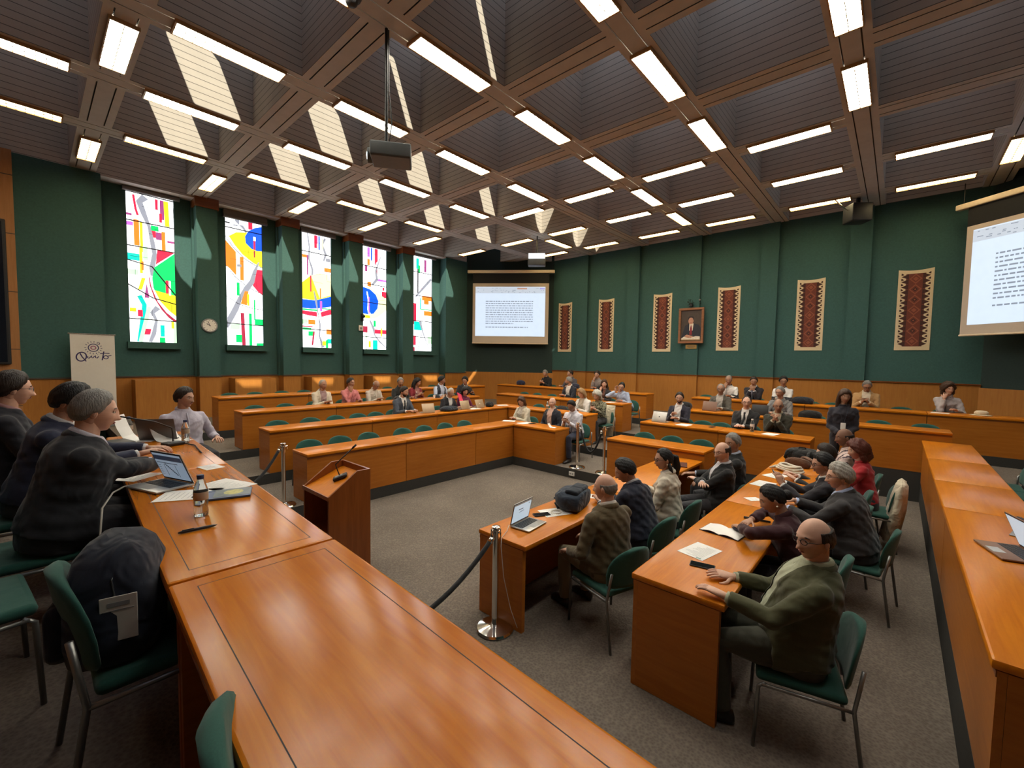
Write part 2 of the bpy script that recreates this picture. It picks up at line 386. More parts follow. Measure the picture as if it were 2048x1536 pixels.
# u runs 0..1 across, v 0..1 from sill to head; each pane is (colour, outline)
WIN = [
 [q4('P', .38-.38, .83, .12, .845), strip('R', [(.16, .97), (.2, .88), (.24, .84)], .05), strip('S', [(.4, .97), (.28, .93), (.36, .86), (.5, .75)], [.16, .14, .12, .05]),
  q4('R', .6, .9, .66, .97), q4('P', .7, .84, .79, .97), q4('Y', .8, .8, .9, .97, -.02), q4('R', .68, .82, .74, .88), q4('O', .72, .6, .8, .76), q4('R', .5, .71, .6, .755), q4('P', .6, .7, .72, .75), q4('G', .5, .755, .66, .79), q4('P', .84, .69, 1, .705),
  q4('O', .15, .64, .26, .81), q4('Y', .27, .6, .33, .8), q4('V', 0, .765, .14, .79), q4('Y', .25, .46, .31, .63), q4('L', .32, .55, .42, .64), q4('T', 0, .54, .25, .585), q4('L', 0, .445, .22, .48), q4('O', .28, .48, .33, .54),
  strip('S', [(.46, .78), (.52, .68), (.56, .6), (.5, .5), (.5, .45)], [.06, .1, .1, .12, .07]),
  ('R', [(.62, .63), (1, .63), (.58, .53), (.6, .58)]), ('G', [(1, .625), (1, .33), (.54, .355)] + [(.5, .38), (.5, .44), (.55, .51)]), ('Y', [(.54, .355), (1, .33), (1, .185), (.85, .22), (.66, .28)]),
  strip('N', [(.43, .44), (.46, .38), (.55, .3), (.7, .23), (.85, .18), (1, .15)], [.02, .03, .04, .06, .07, .08]), strip('W', [(.48, .43), (.5, .37), (.62, .28), (.8, .21), (1, .17)], .035),
  q4('R', .78, .34, .84, .43), q4('W', .85, .33, .89, .43), q4('Y', .2, .35, .28, .43, .08), q4('P', .33, .3, .42, .33), ('P', [(.33, .31), (.42, .31), (.38, .4)]), strip('T', [(.22, .31), (.32, .25), (.3, .2), (.2, .0)], .1), strip('L', [(.42, .24), (.34, .14), (.22, 0)], .09), q4('Y', .02, .2, .15, .225), q4('R', .18, .17, .28, .215),
  strip('S', [(.6, .24), (.48, .2), (.56, .15), (.5, .06), (.42, 0)], [.14, .1, .06, .1, .08]), q4('T', .64, .04, .73, .12), q4('G', .62, 0, .74, .035), q4('L', .92, 0, 1, .14), q4('R', .3, .05, .42, .09, .03), q4('Y', .88, .1, .94, .15)],
 [strip('S', [(.28, 1), (.32, .95), (.5, .9), (.6, .85)], [.05, .12, .07, .05]), q4('R', .62, .9, .74, .97), q4('K', 0, .915, .14, .925), q4('S', .22, .905, .34, .915), q4('A', .38, .92, .52, .97),
  ('Y', [(.1, .82), (.3, .86), (.55, .87), (1, .9), (1, .62), (.75, .645), (.45, .7), (.25, .76)]), ('B', [(1, .94)] + [(.8, .92), (.62, .885), (.53, .84), (.55, .79), (.7, .755), (.85, .745), (1, .75)]), q4('R', .76, .75, .81, .82), q4('N', .76, .69, .8, .745), q4('W', .76, .82, .82, .85),
  strip('K', [(0, .82), (.2, .745), (.5, .67), (.8, .63), (1, .62)], .022), strip('W', [(0, .79), (.2, .72), (.5, .65), (.8, .61), (1, .6)], .05),
  ('O', [(0, .79), (.28, .71), (.28, .53), (.1, .58), (0, .6)]), q4('O', .38, .5, .48, .68), q4('S', .3, .6, .42, .62), ('R', [(.8, .6), (1, .6), (1, .4), (.85, .43), (.72, .47)]), strip('M', [(0, .58), (.25, .5), (.6, .43), (1, .395)], .06), strip('K', [(0, .6), (.25, .52), (.6, .45), (1, .41)], .02),
  strip('S', [(.9, .66), (.78, .58), (.7, .5), (.55, .44), (.35, .35), (.25, .28), (.1, .2), (.02, .13)], [.03, .1, .14, .16, .12, .16, .16, .05]), q4('G', .28, .38, .36, .48), ('O', [(.5, .42), (.6, .42), (.55, .31), (.38, .32)]), q4('Y', .56, .31, .62, .4),
  strip('K', [(0, .37), (.3, .32), (.6, .295), (1, .285)], .018), q4('G', .74, .2, .78, .36), q4('G', .76, .16, 1, .21), q4('G', .6, 0, .68, .25), q4('N', .4, 0, .5, .25, -.03), q4('L', .1, .12, .35, .16), q4('G', .24, .02, .4, .08), q4('G', .8, 0, 1, .02), q4('M', .04, .44, .2, .46)],
 [strip('S', [(.2, .98), (.26, .86), (.24, .76), (.36, .67), (.34, .6)], [.04, .05, .05, .07, .04]), q4('R', .42, .86, .52, .97), q4('B', .57, .85, .62, .97), q4('V', .52, .9, .55, .97), strip('S', [(.8, .96), (.7, .9), (.82, .82), (.74, .76)], [.07, .07, .09, .05]), q4('O', .02, .765, .2, .79), q4('P', .17, .62, .22, .79), q4('S', .82, .76, .98, .79), q4('O', .76, .67, 1, .705), q4('C', .68, .86, .73, .95),
  ('Y', [(0, .55), (.3, .62), (.6, .645), (1, .65), (1, .45), (.6, .415), (.3, .41), (0, .415)]), ('C', [(.3, .62), (.6, .64), (1, .65), (1, .47), (.6, .43)]), q4('R', .27, .48, .32, .62), q4('O', .6, .43, .64, .52),
  ('B', [(0, .41), (.45, .41), (1, .46), (1, .37), (.6, .345), (.3, .335), (0, .335)]), ('R', [(0, .315), (.5, .31), (.5, .27), (.2, .275), (0, .285)]), ('R', [(.62, .31), (1, .35), (1, .3), (.65, .27)]), q4('G', 0, .318, .5, .332), q4('G', .68, .34, 1, .35, 0), q4('V', .6, .32, .68, .41),
  strip('S', [(.4, .49), (.46, .42), (.5, .35), (.55, .28), (.6, .2), (.58, .1), (.7, 0)], [.03, .08, .05, .03, .06, .05, .12]), strip('M', [(0, .275), (.3, .255), (.6, .255), (1, .29)], .05), q4('O', .2, .2, .44, .24), q4('L', .0, .2, .18, .24), q4('R', 0, .175, .35, .185), q4('G', .02, .15, .3, .17), q4('O', .82, .12, 1, .165), q4('T', .85, .04, 1, .08), q4('G', .2, .1, .36, .14), q4('Y', .68, .02, .8, .06), q4('N', .3, .02, .36, .14, .06), q4('G', .8, 0, .88, .07)],
 [q4('V', .2, .88, .3, .97), q4('B', .34, .85, .4, .97), q4('R', .5, .82, .64, .97), q4('O', .2, .8, .3, .86), strip('A', [(.95, .97), (.75, .86), (.6, .82)], .14), q4('N', .56, .72, .62, .8), q4('P', .1, .74, .2, .8), q4('V', .55, .665, 1, .685), strip('S', [(.75, .9), (.55, .76), (.6, .68), (.4, .62)], [.03, .06, .12, .08]), q4('O', .2, .6, .35, .645), q4('R', .8, .51, 1, .57), q4('R', .84, .58, .92, .61),
  ('C', [(0, .6), (.3, .59), (.7, .54), (1, .5), (1, .39), (.6, .31), (.3, .29), (0, .3)]), ('B', [(0, .59), (.3, .575), (.55, .53), (.66, .47), (.62, .4), (.45, .345), (.2, .335), (0, .34)]), strip('W', [(.18, .55), (.24, .47), (.22, .38), (.3, .33)], [.04, .06, .05, .1]), q4('V', .24, .34, .29, .5), q4('Y', 0, .3, .3, .325),
  strip('S', [(.3, .28), (.45, .2), (.5, .14), (.7, .08), (1, .02)], [.06, .1, .05, .06, .04]), q4('R', .5, .155, 1, .195), q4('Y', .76, .13, .82, .21), q4('T', .42, 0, .62, .09), q4('Y', .24, .02, .34, .08), q4('L', .12, 0, .18, .17), q4('G', .45, .22, .55, .28), q4('N', .02, .16, .2, .22)],
 [q4('T', .2, .86, .34, .97), q4('P', .6, .84, .72, .97), q4('G', .3, .82, .4, .9), q4('K', .26, .6, .32, .86), q4('R', .46, .6, .52, .67), strip('S', [(.98, .78), (.6, .68), (.2, .56)], .12), strip('A', [(.98, .74), (.6, .64), (.2, .54)], .12), q4('O', .5, .54, 1, .59), q4('O', .6, .5, .85, .55), q4('R', 0, .3, .22, .5), q4('N', .02, .28, .14, .48), q4('T', .4, .45, .46, .56), q4('G', .4, .44, 1, .45), q4('O', .6, .38, 1, .43), q4('T', .1, .22, .5, .31), strip('S', [(.4, .32), (.55, .2), (.8, .06), (.95, 0)], [.12, .06, .03, .03]), q4('R', .08, .06, .2, .16), q4('L', .8, .08, 1, .16), q4('N', 0, 0, .14, .04), strip('S', [(.3, 0), (.5, .2)], .03)],
]
LEAD = [[.985, .8, .635, ('c', .54, .5, .33), ('c', .38, .29, .27), .155], [.885, .165], [.82, .16], [.795, .625, .45, .12], [.83, .585, .32, .15]]
FRM = plain('dark_window_frame', (.05, .05, .055), rough=.5)
BLIND = plain('rolled_blind_housing', (.16, .15, .15), rough=.5)
for i, x in enumerate(WX):
    root = thing('window_%d' % (i+1), None, None, (x, YG+.04, ZS)); root['kind'] = 'structure'; H = ZT-ZS
    g = MB(); g.add([(0, 0, 0), (WW, 0, 0), (WW, 0, H), (0, 0, H)], [(0, 1, 2, 3)], GM['W'])
    for n, (c, pts) in enumerate(WIN[i]):
        pts = [(min(max(u, 0), 1), min(max(v, 0), 1)) for u, v in pts]
        g.add([(u*WW, -.0012-.0002*n, v*H) for u, v in pts], [tuple(range(len(pts)))], GM[c])
    g.build('stained_glass', root, fix=False)
    l = MB()
    for e in LEAD[i]:
        if isinstance(e, tuple): pts = [(0, e[1]), (.5*WW, e[2]+.012), (WW, e[3])]
        else: pts = [(0, e), (WW, e-.006)]
        l.tube([(u, -.012, v*H) for u, v in pts], .014, FRM, 6)
    rl_ = random.Random(40+i)
    for k in range(16):
        u, v = rl_.random()*WW, rl_.random()*H*.97
        if k % 3: l.tube([(u, -.010, v), (min(WW, u+.12+.4*rl_.random()), -.010, v+rl_.uniform(-.02, .02))], .0035, FRM, 4)
        else: l.tube([(u, -.010, v), (u+rl_.uniform(-.02, .02), -.010, min(H, v+.2+.5*rl_.random()))], .0035, FRM, 4)
    for u in (.0, WW): l.box(u-.01, -.02, 0, u+.01, .0, H, FRM)
    l.build('lead_bar', root)
    s = MB(); s.box(-.05, -.18, -.16, WW+.06, .02, -.005, WALLG); s.build('window_sill', root)
    s = MB(); zb = H-(.05, .17, .1, .1, .04)[i]
    s.box(-.06, -.14, zb, WW+.1, -.01, H+.05, BLIND); s.tube([(-.06, -.12, zb+.02), (WW+.1, -.12, zb+.02)], .05, BLIND, 10); s.build('blind_housing', root)

# ceiling fluorescents -------------------------------------------------
LAMPW = glow('fluorescent_diffuser', (1, .93, .80), 15); LAMPY = glow('fluorescent_diffuser_warm', (1, .78, .42), 7)
LFR = plain('brass_toned_lamp_frame', (.42, .24, .10), rough=.4); LFB = plain('lamp_louvre', (.35, .3, .22), rough=.5)
def lamp_proto(mat):
    t = thing('ceiling_light', 'x', 'ceiling light', (0, 0, ZC), 0, 'fluorescent fixtures on the ceiling grid')
    m = MB()
    for a in (-.145, .13): m.box(-.63, a, -.045, .63, a+.015, .0, LFR)
    for a in (-.63, .61): m.box(a, -.13, -.045, a+.02, .13, 0, LFR)
    m.build('lamp_frame', t)
    m = MB(); m.box(-.61, -.13, -.026, .61, .13, -.012, mat); m.build('diffuser', t)
    m = MB()
    for k in range(1, 12): m.box(-.61+k*.1017-.003, -.13, -.043, -.61+k*.1017+.003, .13, -.027, LFB)
    m.box(-.61, -.004, -.043, .61, .004, -.027, LFB); m.build('louvre', t)
    return t
PW_ = lamp_proto(LAMPW); PY_ = lamp_proto(LAMPY); used = [0, 0]
NXd = {k: .883+2.0387*k for k in range(-2, 7)}; NYd = {k: 4.707+2.0387*k for k in range(-4, 4)}
ACROSS = [(-1, 2), (-1, 3), (0, 1), (1, 1), (2, 1), (3, 1), (0, 2), (1, 2), (2, 2), (3, 2), (0, 3), (1, 3), (2, 3), (3, 3), (1, 0), (2, 0), (3, 0), (4, 0), (5, 0), (1, -1), (2, -1), (3, -1), (2, -2), (3, -2), (5, -3), (5, 2), (0, 0), (0, -2), (1, -2), (1, -3)]
ALONG = [(4, -2), (4, -1), (4, 0), (4, 1), (5, -3), (5, -2), (5, -1), (5, 0), (5, 1), (6, -3), (6, -2), (6, -1), (6, 0), (6, 1), (5, 2), (6, 2), (0, 1), (0, 3), (1, 3), (2, 3), (3, 3), (4, 3), (5, 3)]
UNSEEN = [(0, 0), (0, -2), (1, -2), (1, -3)]                          # the same grid goes on above the head table, over the camera
BEAMN = {3: 'beam nearest the windows', 2: 'second beam out from the windows', 1: 'third beam out from the windows', 0: 'fourth beam out from the windows', -1: 'fifth beam out from the windows', -2: 'sixth beam out from the windows', -3: 'seventh beam out from the windows'}
def put_lamp(x, y, rz, warm, label):
    p = (PW_, PY_)[warm]
    if not used[warm]: used[warm] = 1; p.location = (x, y, ZC); p.rotation_euler.z = rz; p['label'] = label; return
    dup(p, (x, y, ZC), rz, label)
for r in (3, 2, 1, 0, -1, -2, -3):
    row = sorted(k for k, j in ACROSS if j == r and (k, j) not in UNSEEN)
    for n, k in enumerate(row):
        put_lamp(NXd[k]+1.02, NYd[r], 0, 1 if (r == 3 or k == 5) else 0, 'lengthwise fluorescent light, %s from the left on the %s' % (ORD[n], BEAMN[r]))
CROSSN = {6: 'crossbeam nearest the rug wall', 5: 'second crossbeam from the rug wall', 4: 'third crossbeam from the rug wall'}
for c in (6, 5, 4):
    col = sorted((j for k, j in ALONG if k == c and j < 3), reverse=True)
    for n, j in enumerate(col):
        put_lamp(NXd[c], NYd[j]+1.02, R(90), 1 if (c == 6 or (j > 0 and c == 5)) else 0, 'crosswise fluorescent light, %s from the left on the %s' % (ORD[n], CROSSN[c]))
for k in range(6): put_lamp(NXd[k], 12.03, R(90), 1, 'warm crosswise light against the window wall above the %s pilaster' % ORD[k])
put_lamp(NXd[0], NYd[1]+1.02, R(90), 0, 'bright crosswise light at the top left, nearest the camera')
for n, (k, j) in enumerate(UNSEEN): put_lamp(NXd[k]+1.02, NYd[j], 0, 0, 'fluorescent light over the head table beyond the top edge, %s outwards' % ORD[n])
# ------------------------------------------------------------------ desks
def desk(label, loc, rz, L, D, h, ends=(1, 1), shelf=True, group=None, name='bench_desk', cat='desk', top=None):
    """front at local y=0 facing -y, sitting side +y, running along local x"""
    t = thing(name, label, cat, loc, rz, group)
    m = MB(); m.rbox(.002, -.02, h-.045, L-.002, D, h, top or WOOD_TOP, r=.012, n=2)
    if top:
        for x0, y0, x1, y1 in ((.075, .055, L-.075, .058), (.075, D-.078, L-.075, D-.075), (.075, .055, .078, D-.075), (L-.078, .055, L-.075, D-.075)): m.box(x0, y0, h-.002, x1, y1, h+.0002, BEAMD)
    m.build('desk_top', t, smooth='auto')
    m = MB(); m.box(.005, 0, .004, L-.005, .03, h-.046, WOOD_PANEL)
    m.box(.005, -.004, h-.075, L-.005, .0, h-.048, WOOD_EDGE); m.build('front_panel', t)
    for e, x in ((0, .005), (1, L-.045)):
        if ends[e]:
            m = MB(); m.box(x, .031, .004, x+.04, D-.03, h-.046, WOOD_PANEL_Y); m.build('end_panel', t)
    if shelf:
        m = MB(); m.box(.05, .04, h-.24, L-.05, D-.12, h-.22, WOOD_PANEL); m.build('shelf', t)
    return t
# rows under the windows (their fronts face the speaker's side)
RNAME = ['front', 'second', 'third', 'back']
spans = [[2.6, 4.28, 5.93, 7.55], [2.6, 4.48, 6.09, 7.73, 8.95], [2.64, 4.48, 6.3, 8.85], [2.64, 4.53, 6.5, 8.5, 10.6]]
for r in range(4):
    n = len(spans[r])-1
    for k in range(n):
        x0, x1 = spans[r][k], spans[r][k+1]
        place = 'at its left end' if k == 0 else ('at its far right end' if k == n-1 else '%s from its left end' % ORD[k])
        desk('orange bench desk, %s row below the stained glass, %s' % (RNAME[r], place), (x0, FY[r], LV[r]), 0, x1-x0, .52, .72, (1, k == n-1), group='bench desks in the row %s below the windows' % RNAME[r])
# rows facing the lectern: left of the gangway, then right of it
upl = [[(5.1, FY[0]-.02)], [(5.25, 7.68)], [(5.15, 7.1), (7.1, 9.6)], [(5.3, 7.2), (7.2, 9.2), (9.2, 11.2)]]
for r in range(4):
    for k, (y0, y1) in enumerate(upl[r]):
        desk('orange bench desk left of the gangway, %s row%s' % (RNAME[r], '' if len(upl[r]) == 1 else ', %s from the gangway' % ORD[k]), (FX[r], y1, LV[r]), R(-90), y1-y0, .52, .72, (1, 1), group='bench desks left of the gangway')
upr = [[(2.2, 3.93)], [(2.42, 3.95), (1.0, 2.42)], [(2.3, 3.9), (.8, 2.3), (-.72, .8)], [(1.54, 4.05), (-.47, 1.54), (-2.6, -.47)]]
for r in range(4):
    for k, (y0, y1) in enumerate(upr[r]):
        desk('orange bench desk right of the gangway, %s row%s' % (RNAME[r], '' if len(upr[r]) == 1 else ', %s from the gangway' % ORD[k]), (FX[r], y1, LV[r]), R(-90), y1-y0, .52, .72, (1, 1), group='bench desks right of the gangway')
# the two tables on the arena floor
for k, (x0, x1) in enumerate(((2.68, 4.6), (4.6, 7.03))):
    desk('orange wood floor table behind the chrome post, %s section' % ('near, with the open laptop' if k == 0 else 'far'), (x1, 2.76, 0), R(180), x1-x0, .54, .76, (1, k == 0), False, 'floor table with the laptop', 'floor_table', 'table')
for k, (x0, x1) in enumerate(((2.8, 5.03), (5.03, 7.0), (7.0, 8.43))):
    desk('orange wood floor table right of the laptop table, %s section' % ('nearest, with the printed sheet' if k == 0 else 'middle' if k == 1 else 'farthest'), (x1, 1.32, 0), R(180), x1-x0, .6, .81, (1, k == 0), False, 'floor table on the right', 'floor_table', 'table')
# the long bench at the right edge
sx = [2.68, 5.35, 6.6, 8.1, 9.95]
for k in range(4):
    desk('long orange bench desk down the right side, section %s' % ['nearest the camera with the laptop', 'second from the camera', 'third from the camera', 'at its far end'][k], (sx[k+1], -.375, LV[1]), R(180), sx[k+1]-sx[k], .56, .72, (1, k == 0), group='bench desks along the right side')
# the head table on the dais
HT = R(90)-.045
for k, (a0, a1) in enumerate(((-.35, 1.872), (1.877, 3.755), (3.76, 5.72))):
    desk('glossy orange head table section %s' % ['closest to the camera, bare', 'in the middle with the pen and laptop', 'at the far end under the microphone'][k], (.795+.045*a0, a0, .74), HT, a1-a0, .58, .74, (1, 1), False, 'head table on the dais', 'head_table', 'table', HEADTOP)
# ------------------------------------------------------------------ chairs
GREEN = cloth('green_chair_fabric', (.018, .078, .060), bump=.1)
def chair_proto(label, loc, rz, group):
    """faces local +y, origin on the floor"""
    t = thing('upholstered_chair', label, 'chair', loc, rz, group)
    m = MB(); m.rbox(-.235, -.2, .42, .235, .25, .475, GREEN, r=.025, n=3); m.build('seat', t, smooth=True)
    rings = []
    for z, w in ((.50, .19), (.53, .222), (.62, .238), (.70, .232), (.76, .205), (.80, .165), (.825, .115), (.838, .05)):
        y = -.225-.16*(z-.5); rings.append([(w*math.cos(a)*1.0, y-.055*(w*math.cos(a)/.24)**2*-1 + .024*math.sin(a), z) for a in [2*math.pi*i/16 for i in range(16)]])
    m = MB(); m.loft(rings, GREEN); m.build('backrest', t, smooth=True)
    for s in (-1, 1):
        m = MB(); m.tube([(s*.25, .25, 0), (s*.25, .235, .40), (s*.245, .2, .425)], .011, STEEL, 8); m.build('leg', t, smooth=True)
        m = MB(); m.tube([(s*.25, -.28, 0), (s*.25, -.22, .42), (s*.246, -.235, .52), (s*.235, -.255, .66)], .011, STEEL, 8); m.build('leg', t, smooth=True)
        m = MB(); m.tube([(s*.25, .22, .415), (s*.25, -.22, .415)], .010, STEEL, 8); m.build('seat_rail', t, smooth=True)
    return t
CH = None
def chair(label, x, y, z, rz, group=None):
    global CH
    if CH is None: c = CH = chair_proto(label, (x, y, z), rz, group)
    else: c = dup(CH, (x, y, z), rz, label, group)
    c.scale = (1, 1, .875 if .1 < z < .7 else .96); return c

# ------------------------------------------------------------------ rope posts
ROPE = cloth('black_velvet_rope', (.012, .012, .013))
def post(label, x, y, z, ropes):
    t = thing('rope_post', label, 'rope post', (x, y, z), 0, 'chrome rope posts')
    m = MB(); m.lathe([(.155, 0), (.16, .012), (.15, .028), (.06, .045), (.03, .055)], CHROME, n=28); m.build('post_base', t, smooth='auto')
    m = MB(); m.tube([(0, 0, .05), (0, 0, .84)], .027, CHROME, 16); m.build('post_pole', t, smooth='auto')
    m = MB(); m.lathe([(.027, .835), (.034, .84), (.034, .868), (.02, .875), (.036, .885), (.036, .897), (.01, .905)], CHROME, n=20)
    for a in range(4): m.tube([(.03*math.cos(a*1.571), .03*math.sin(a*1.571), .85), (.055*math.cos(a*1.571), .055*math.sin(a*1.571), .86), (.055*math.cos(a*1.571), .055*math.sin(a*1.571), .81)], .006, CHROME, 6)
    m.build('post_cap', t, smooth='auto')
    return t
def rope(label, p, q, sag):
    pts = [Vector(p).lerp(Vector(q), i/14)-Vector((0, 0, sag*4*(i/14)*(1-i/14))) for i in range(15)]
    m = MB(); m.tube(pts, .019, ROPE, 10)
    for e, d in ((pts[0], pts[1]), (pts[-1], pts[-2])): m.tube([e, e.lerp(d, .45)], .023, CHROME, 10)
    return tag(m.build('barrier_rope', smooth=True), label, 'rope')
post('chrome rope post standing at the near end of the laptop table', 2.58, 2.46, 0, 1)
post('chrome rope post beside the lectern, left end of the front desk row', 2.34, 6.4, LV[0], 1)
post('chrome rope post left of the gangway, by the man in white shirt', 7.22, 4.68, LV[0], 1)
post('chrome rope post right of the gangway, by the bench end', 7.2, 4.07, LV[0], 1)
rope('black rope hanging from the post at the laptop table', (2.53, 2.45, .82), (1.15, 2.3, .62), .18)
rope('black rope hanging from the post beside the lectern', (2.29, 6.4, 1.0), (1.64, 6.05, .60), .12)
rope('black rope swagged across the gangway between two chrome posts', (7.22, 4.62, .99), (7.2, 4.13, .99), .45)
m = MB(); m.box(7.03, 4.62, .05, 7.049, 4.74, .13, WHITEPL); m.box(7.028, 4.64, .075, 7.031, 4.672, .105, GREYPL); m.box(7.028, 4.69, .075, 7.031, 4.722, .105, GREYPL)
tag(m.build('floor_outlet'), 'small white socket plate on the step riser in the gangway', 'socket')

# ------------------------------------------------------------------ lectern
t = thing('lectern', 'dark orange wooden lectern with sloping top on the arena floor', 'lectern', (1.95, 4.18, 0))
LW = wood('lectern_wood', (.33, .10, .022), (.25, .07, .016), rough=.3, coat=.3, axis=2)
prof = [(0, .0), (.46, 0), (.46, 1.11), (.31, 1.11), (0, .895)]
for y0 in (0, .575):
    m = MB(); m.prism(prof, y0, y0+.025, LW, 'xz'); m.build('side_panel', t, bevel=.003)
m = MB(); m.box(.435, .025, 0, .46, .575, 1.11, LW); m.build('front_panel', t)
m = MB(); m.prism([(.0, .86), (.435, 1.02), (.435, 1.045), (.0, .885)], .025, .575, WOOD_TOP, 'xz'); m.build('sloping_top', t)
m = MB(); m.box(.02, .025, .42, .43, .575, .44, LW); m.box(.02, .025, .03, .43, .575, .05, LW); m.build('shelf', t)
m = MB(); m.box(-.012, .0, .86, .0, .6, .9, LW); m.build('front_rail', t)
def gooseneck(name, label, loc, rz, tilt=0, reach=(.0, .33), l=.36):
    t = thing(name, label, 'microphone', loc, rz); t.rotation_euler = (0, tilt, rz)
    m = MB(); m.rbox(-.075, -.055, 0, .075, .055, .032, DARKBOX, r=.012); m.box(-.03, -.03, .032, .05, .03, .036, GREYPL); m.build('microphone_base', t, smooth='auto')
    a, z = reach
    m = MB(); m.tube([(0, 0, .03), (0, 0, .1), (-.02*a, 0, .16), (-.35*a, 0, z*.75), (-a, 0, z)], .006, DARKBOX, 8); m.build('gooseneck', t, smooth=True)
    m = MB(); d = Vector((-.65*a, 0, z*.25)).normalized(); p = Vector((-a, 0, z)); m.tube([p, p+d*.02, p+d*.06], [.008, .012, .011], DARKBOX, 10); m.build('microphone_capsule', t, smooth=True)
    return t
gooseneck('gooseneck_microphone', 'black gooseneck microphone lying on the sloping lectern top', (2.22, 4.47, .985), R(150), R(20), (.22, .26))

# ------------------------------------------------------------------ projection screens
SCRF = plain('screen_fabric', (.55, .46, .38), rough=.85, noise=.03)
IMG = glow('projected_page', (.62, .74, .92), .40); TXT = glow('projected_text', (.30, .36, .46), .25); BAR = glow('projected_toolbar', (.55, .62, .72), .36); ORB = glow('projected_button', (.62, .36, .26), .3); PUR = glow('projected_purple', (.3, .28, .6), .5)
CASE = plain('screen_housing_cream', (.72, .58, .42), rough=.45); BLKB = plain('screen_black_border', (.012, .012, .013), rough=.9)
def screen(label, p, ang, W, H, img, z0, seed):
    t = thing('projection_screen', label, 'screen', (p[0], p[1], z0), ang, 'projection screens in the corners')
    m = MB(); m.box(0, 0, 0, W, .006, H, SCRF); m.tube([(-.01, .003, 0), (W+.01, .003, 0)], .022, CASE, 10); cl = m.build('screen_cloth', t)
    m = MB(); m.box(0, .001, H, W, .005, H+.42, BLKB); m.build('black_drop', t)
    m = MB(); m.rbox(-.22, -.05, H+.40, W+.22, .07, H+.52, CASE, r=.02); m.build('screen_housing', t, smooth='auto')
    for x in (-.1, W+.1):
        m = MB(); m.tube([(x, .01, H+.52), (x, .01, ZC-z0+.0)], .008, BLACKMETAL, 6); m.build('hanging_rod', t)
    x0, x1, a, c = img; w = x1-x0; h = c-a
    m = MB(); m.box(x0, -.003, a, x1, 0, c, IMG); im = m.build('projected_image', cl)
    m = MB(); rnd = random.Random(seed)
    m.box(x0, -.005, c-.13*h, x1, -.003, c-.012*h, BAR)
    m.box(x0+.60*w, -.007, c-.05*h, x0+.74*w, -.005, c-.02*h, ORB); m.box(x0+.92*w, -.007, c-.05*h, x0+.99*w, -.005, c-.02*h, PUR)
    
    for k in range(46):
        u = x0+w*(.02+.95*rnd.random()); v = c-h*rnd.choice([.03, .07, .085, .105, .12]); s = w*rnd.choice([.008, .012, .02]); m.box(u, -.007, v, u+s, -.005, v+h*.008, TXT)
    tag(m.build('toolbar', cl), kind='stuff'); m = MB()
    for k in range(12):
        z = a+h*(.70-.045*k); x = x0+w*.15
        end = x0+w*(.83 if k not in (10, 11) else (.55 if k == 10 else .76))
        if k == 11: z -= h*.03
        while x < end:
            l = w*rnd.uniform(.012, .05); m.box(x, -.006, z, min(x+l, end), -.003, z+h*.016, TXT); x += l+w*.009
    tag(m.build('document_text', cl), kind='stuff')
    return t
sa = Vector((13.83-12.0, 10.48-12.93)); screen('projection screen in the left corner beside the windows, showing a text document', (12.0, 12.93), math.atan2(sa.y, sa.x), sa.length, 2.40, (.11, 2.92, .29, 2.26), 2.97, 3)
screen('projection screen cut off by the right edge of the photo', (13.63, -.97), math.atan2(-3.09, -2.52), 3.05, 2.34, (.12, 2.9, .22, 2.24), 3.0, 4)

# ------------------------------------------------------------------ woven wall hangings
RC = plain('rug_cream_wool', (.72, .58, .38), rough=.95, noise=.1, scale=120, bump=.4); RB = plain('rug_maroon_wool', (.16, .045, .03), rough=.95, noise=.25, scale=90, bump=.4)
RD = plain('rug_dark_wool', (.06, .025, .022), rough=.95, noise=.2, scale=90); RL = plain('rug_rust_wool', (.27, .085, .05), rough=.95, noise=.2, scale=90)
def rug_proto(label, loc):
    t = thing('woven_wall_hanging', label, 'wall hanging', loc, R(-90), 'woven hangings on the green wall'); W, H = .63, 1.94
    sag = lambda u: -.035*math.sin(math.pi*u)
    m = MB(); n = 12
    m.loft([[(u/n*W, y, z+sg*sag(u/n)) for z, sg in ((0, 0), (H, 1)) for u in (range(n+1) if z else range(n, -1, -1))] for y in (-.012, 0)], RC); m.build('woven_ground', t)
    m = MB(); x0, x1, z0, z1 = .14, W-.14, .09, H-.11
    m.add([(x0, -.0135, z0), (x1, -.0135, z0), (x1, -.0135, z1), (x0, -.0135, z1)], [(0, 1, 2, 3)], RB)
    N = 14; h = (z1-z0)/N
    for k in range(N):
        z = z0+k*h
        for s, xa in ((-1, x0), (1, x1)):
            m.poly([(xa-s*.05, -.0142, z), (xa+s*.0, -.0142, z+.02), (xa+s*.085, -.0142, z+h*.5), (xa, -.0142, z+h-.02), (xa-s*.05, -.0142, z+h)], RD)
            m.poly([(xa+s*.035, -.0146, z+h*.86), (xa+s*.085, -.0146, z+h*.75), (xa+s*.085, -.0146, z+h*1.2), (xa+s*.06, -.0146, z+h*1.12)], RD)
    for k in range(N//2):
        z = z0+(2*k+1)*h; c = W/2
        for a, mt, y in ((.115, RL, -.0148), (.085, RB, -.0152), (.05, RD if k % 3 else RL, -.0156), (.02, RL, -.016)):
            m.poly([(c-a, y, z), (c, y, z-a*1.05), (c+a, y, z), (c, y, z+a*1.05)], mt)
    m.build('woven_pattern', t, fix=False)
    return t
rl = ['leftmost woven hanging, beside the left projection screen', 'second woven hanging from the left on the green wall', 'woven hanging just left of the framed portrait', 'woven hanging just right of the framed portrait', 'second woven hanging from the right on the green wall', 'rightmost woven hanging, beside the right projection screen']
ry = [10.25, 8.42, 6.30, 4.24, 2.18, .10]
RUG = rug_proto(rl[0], (XW-.005, ry[0], 2.67))
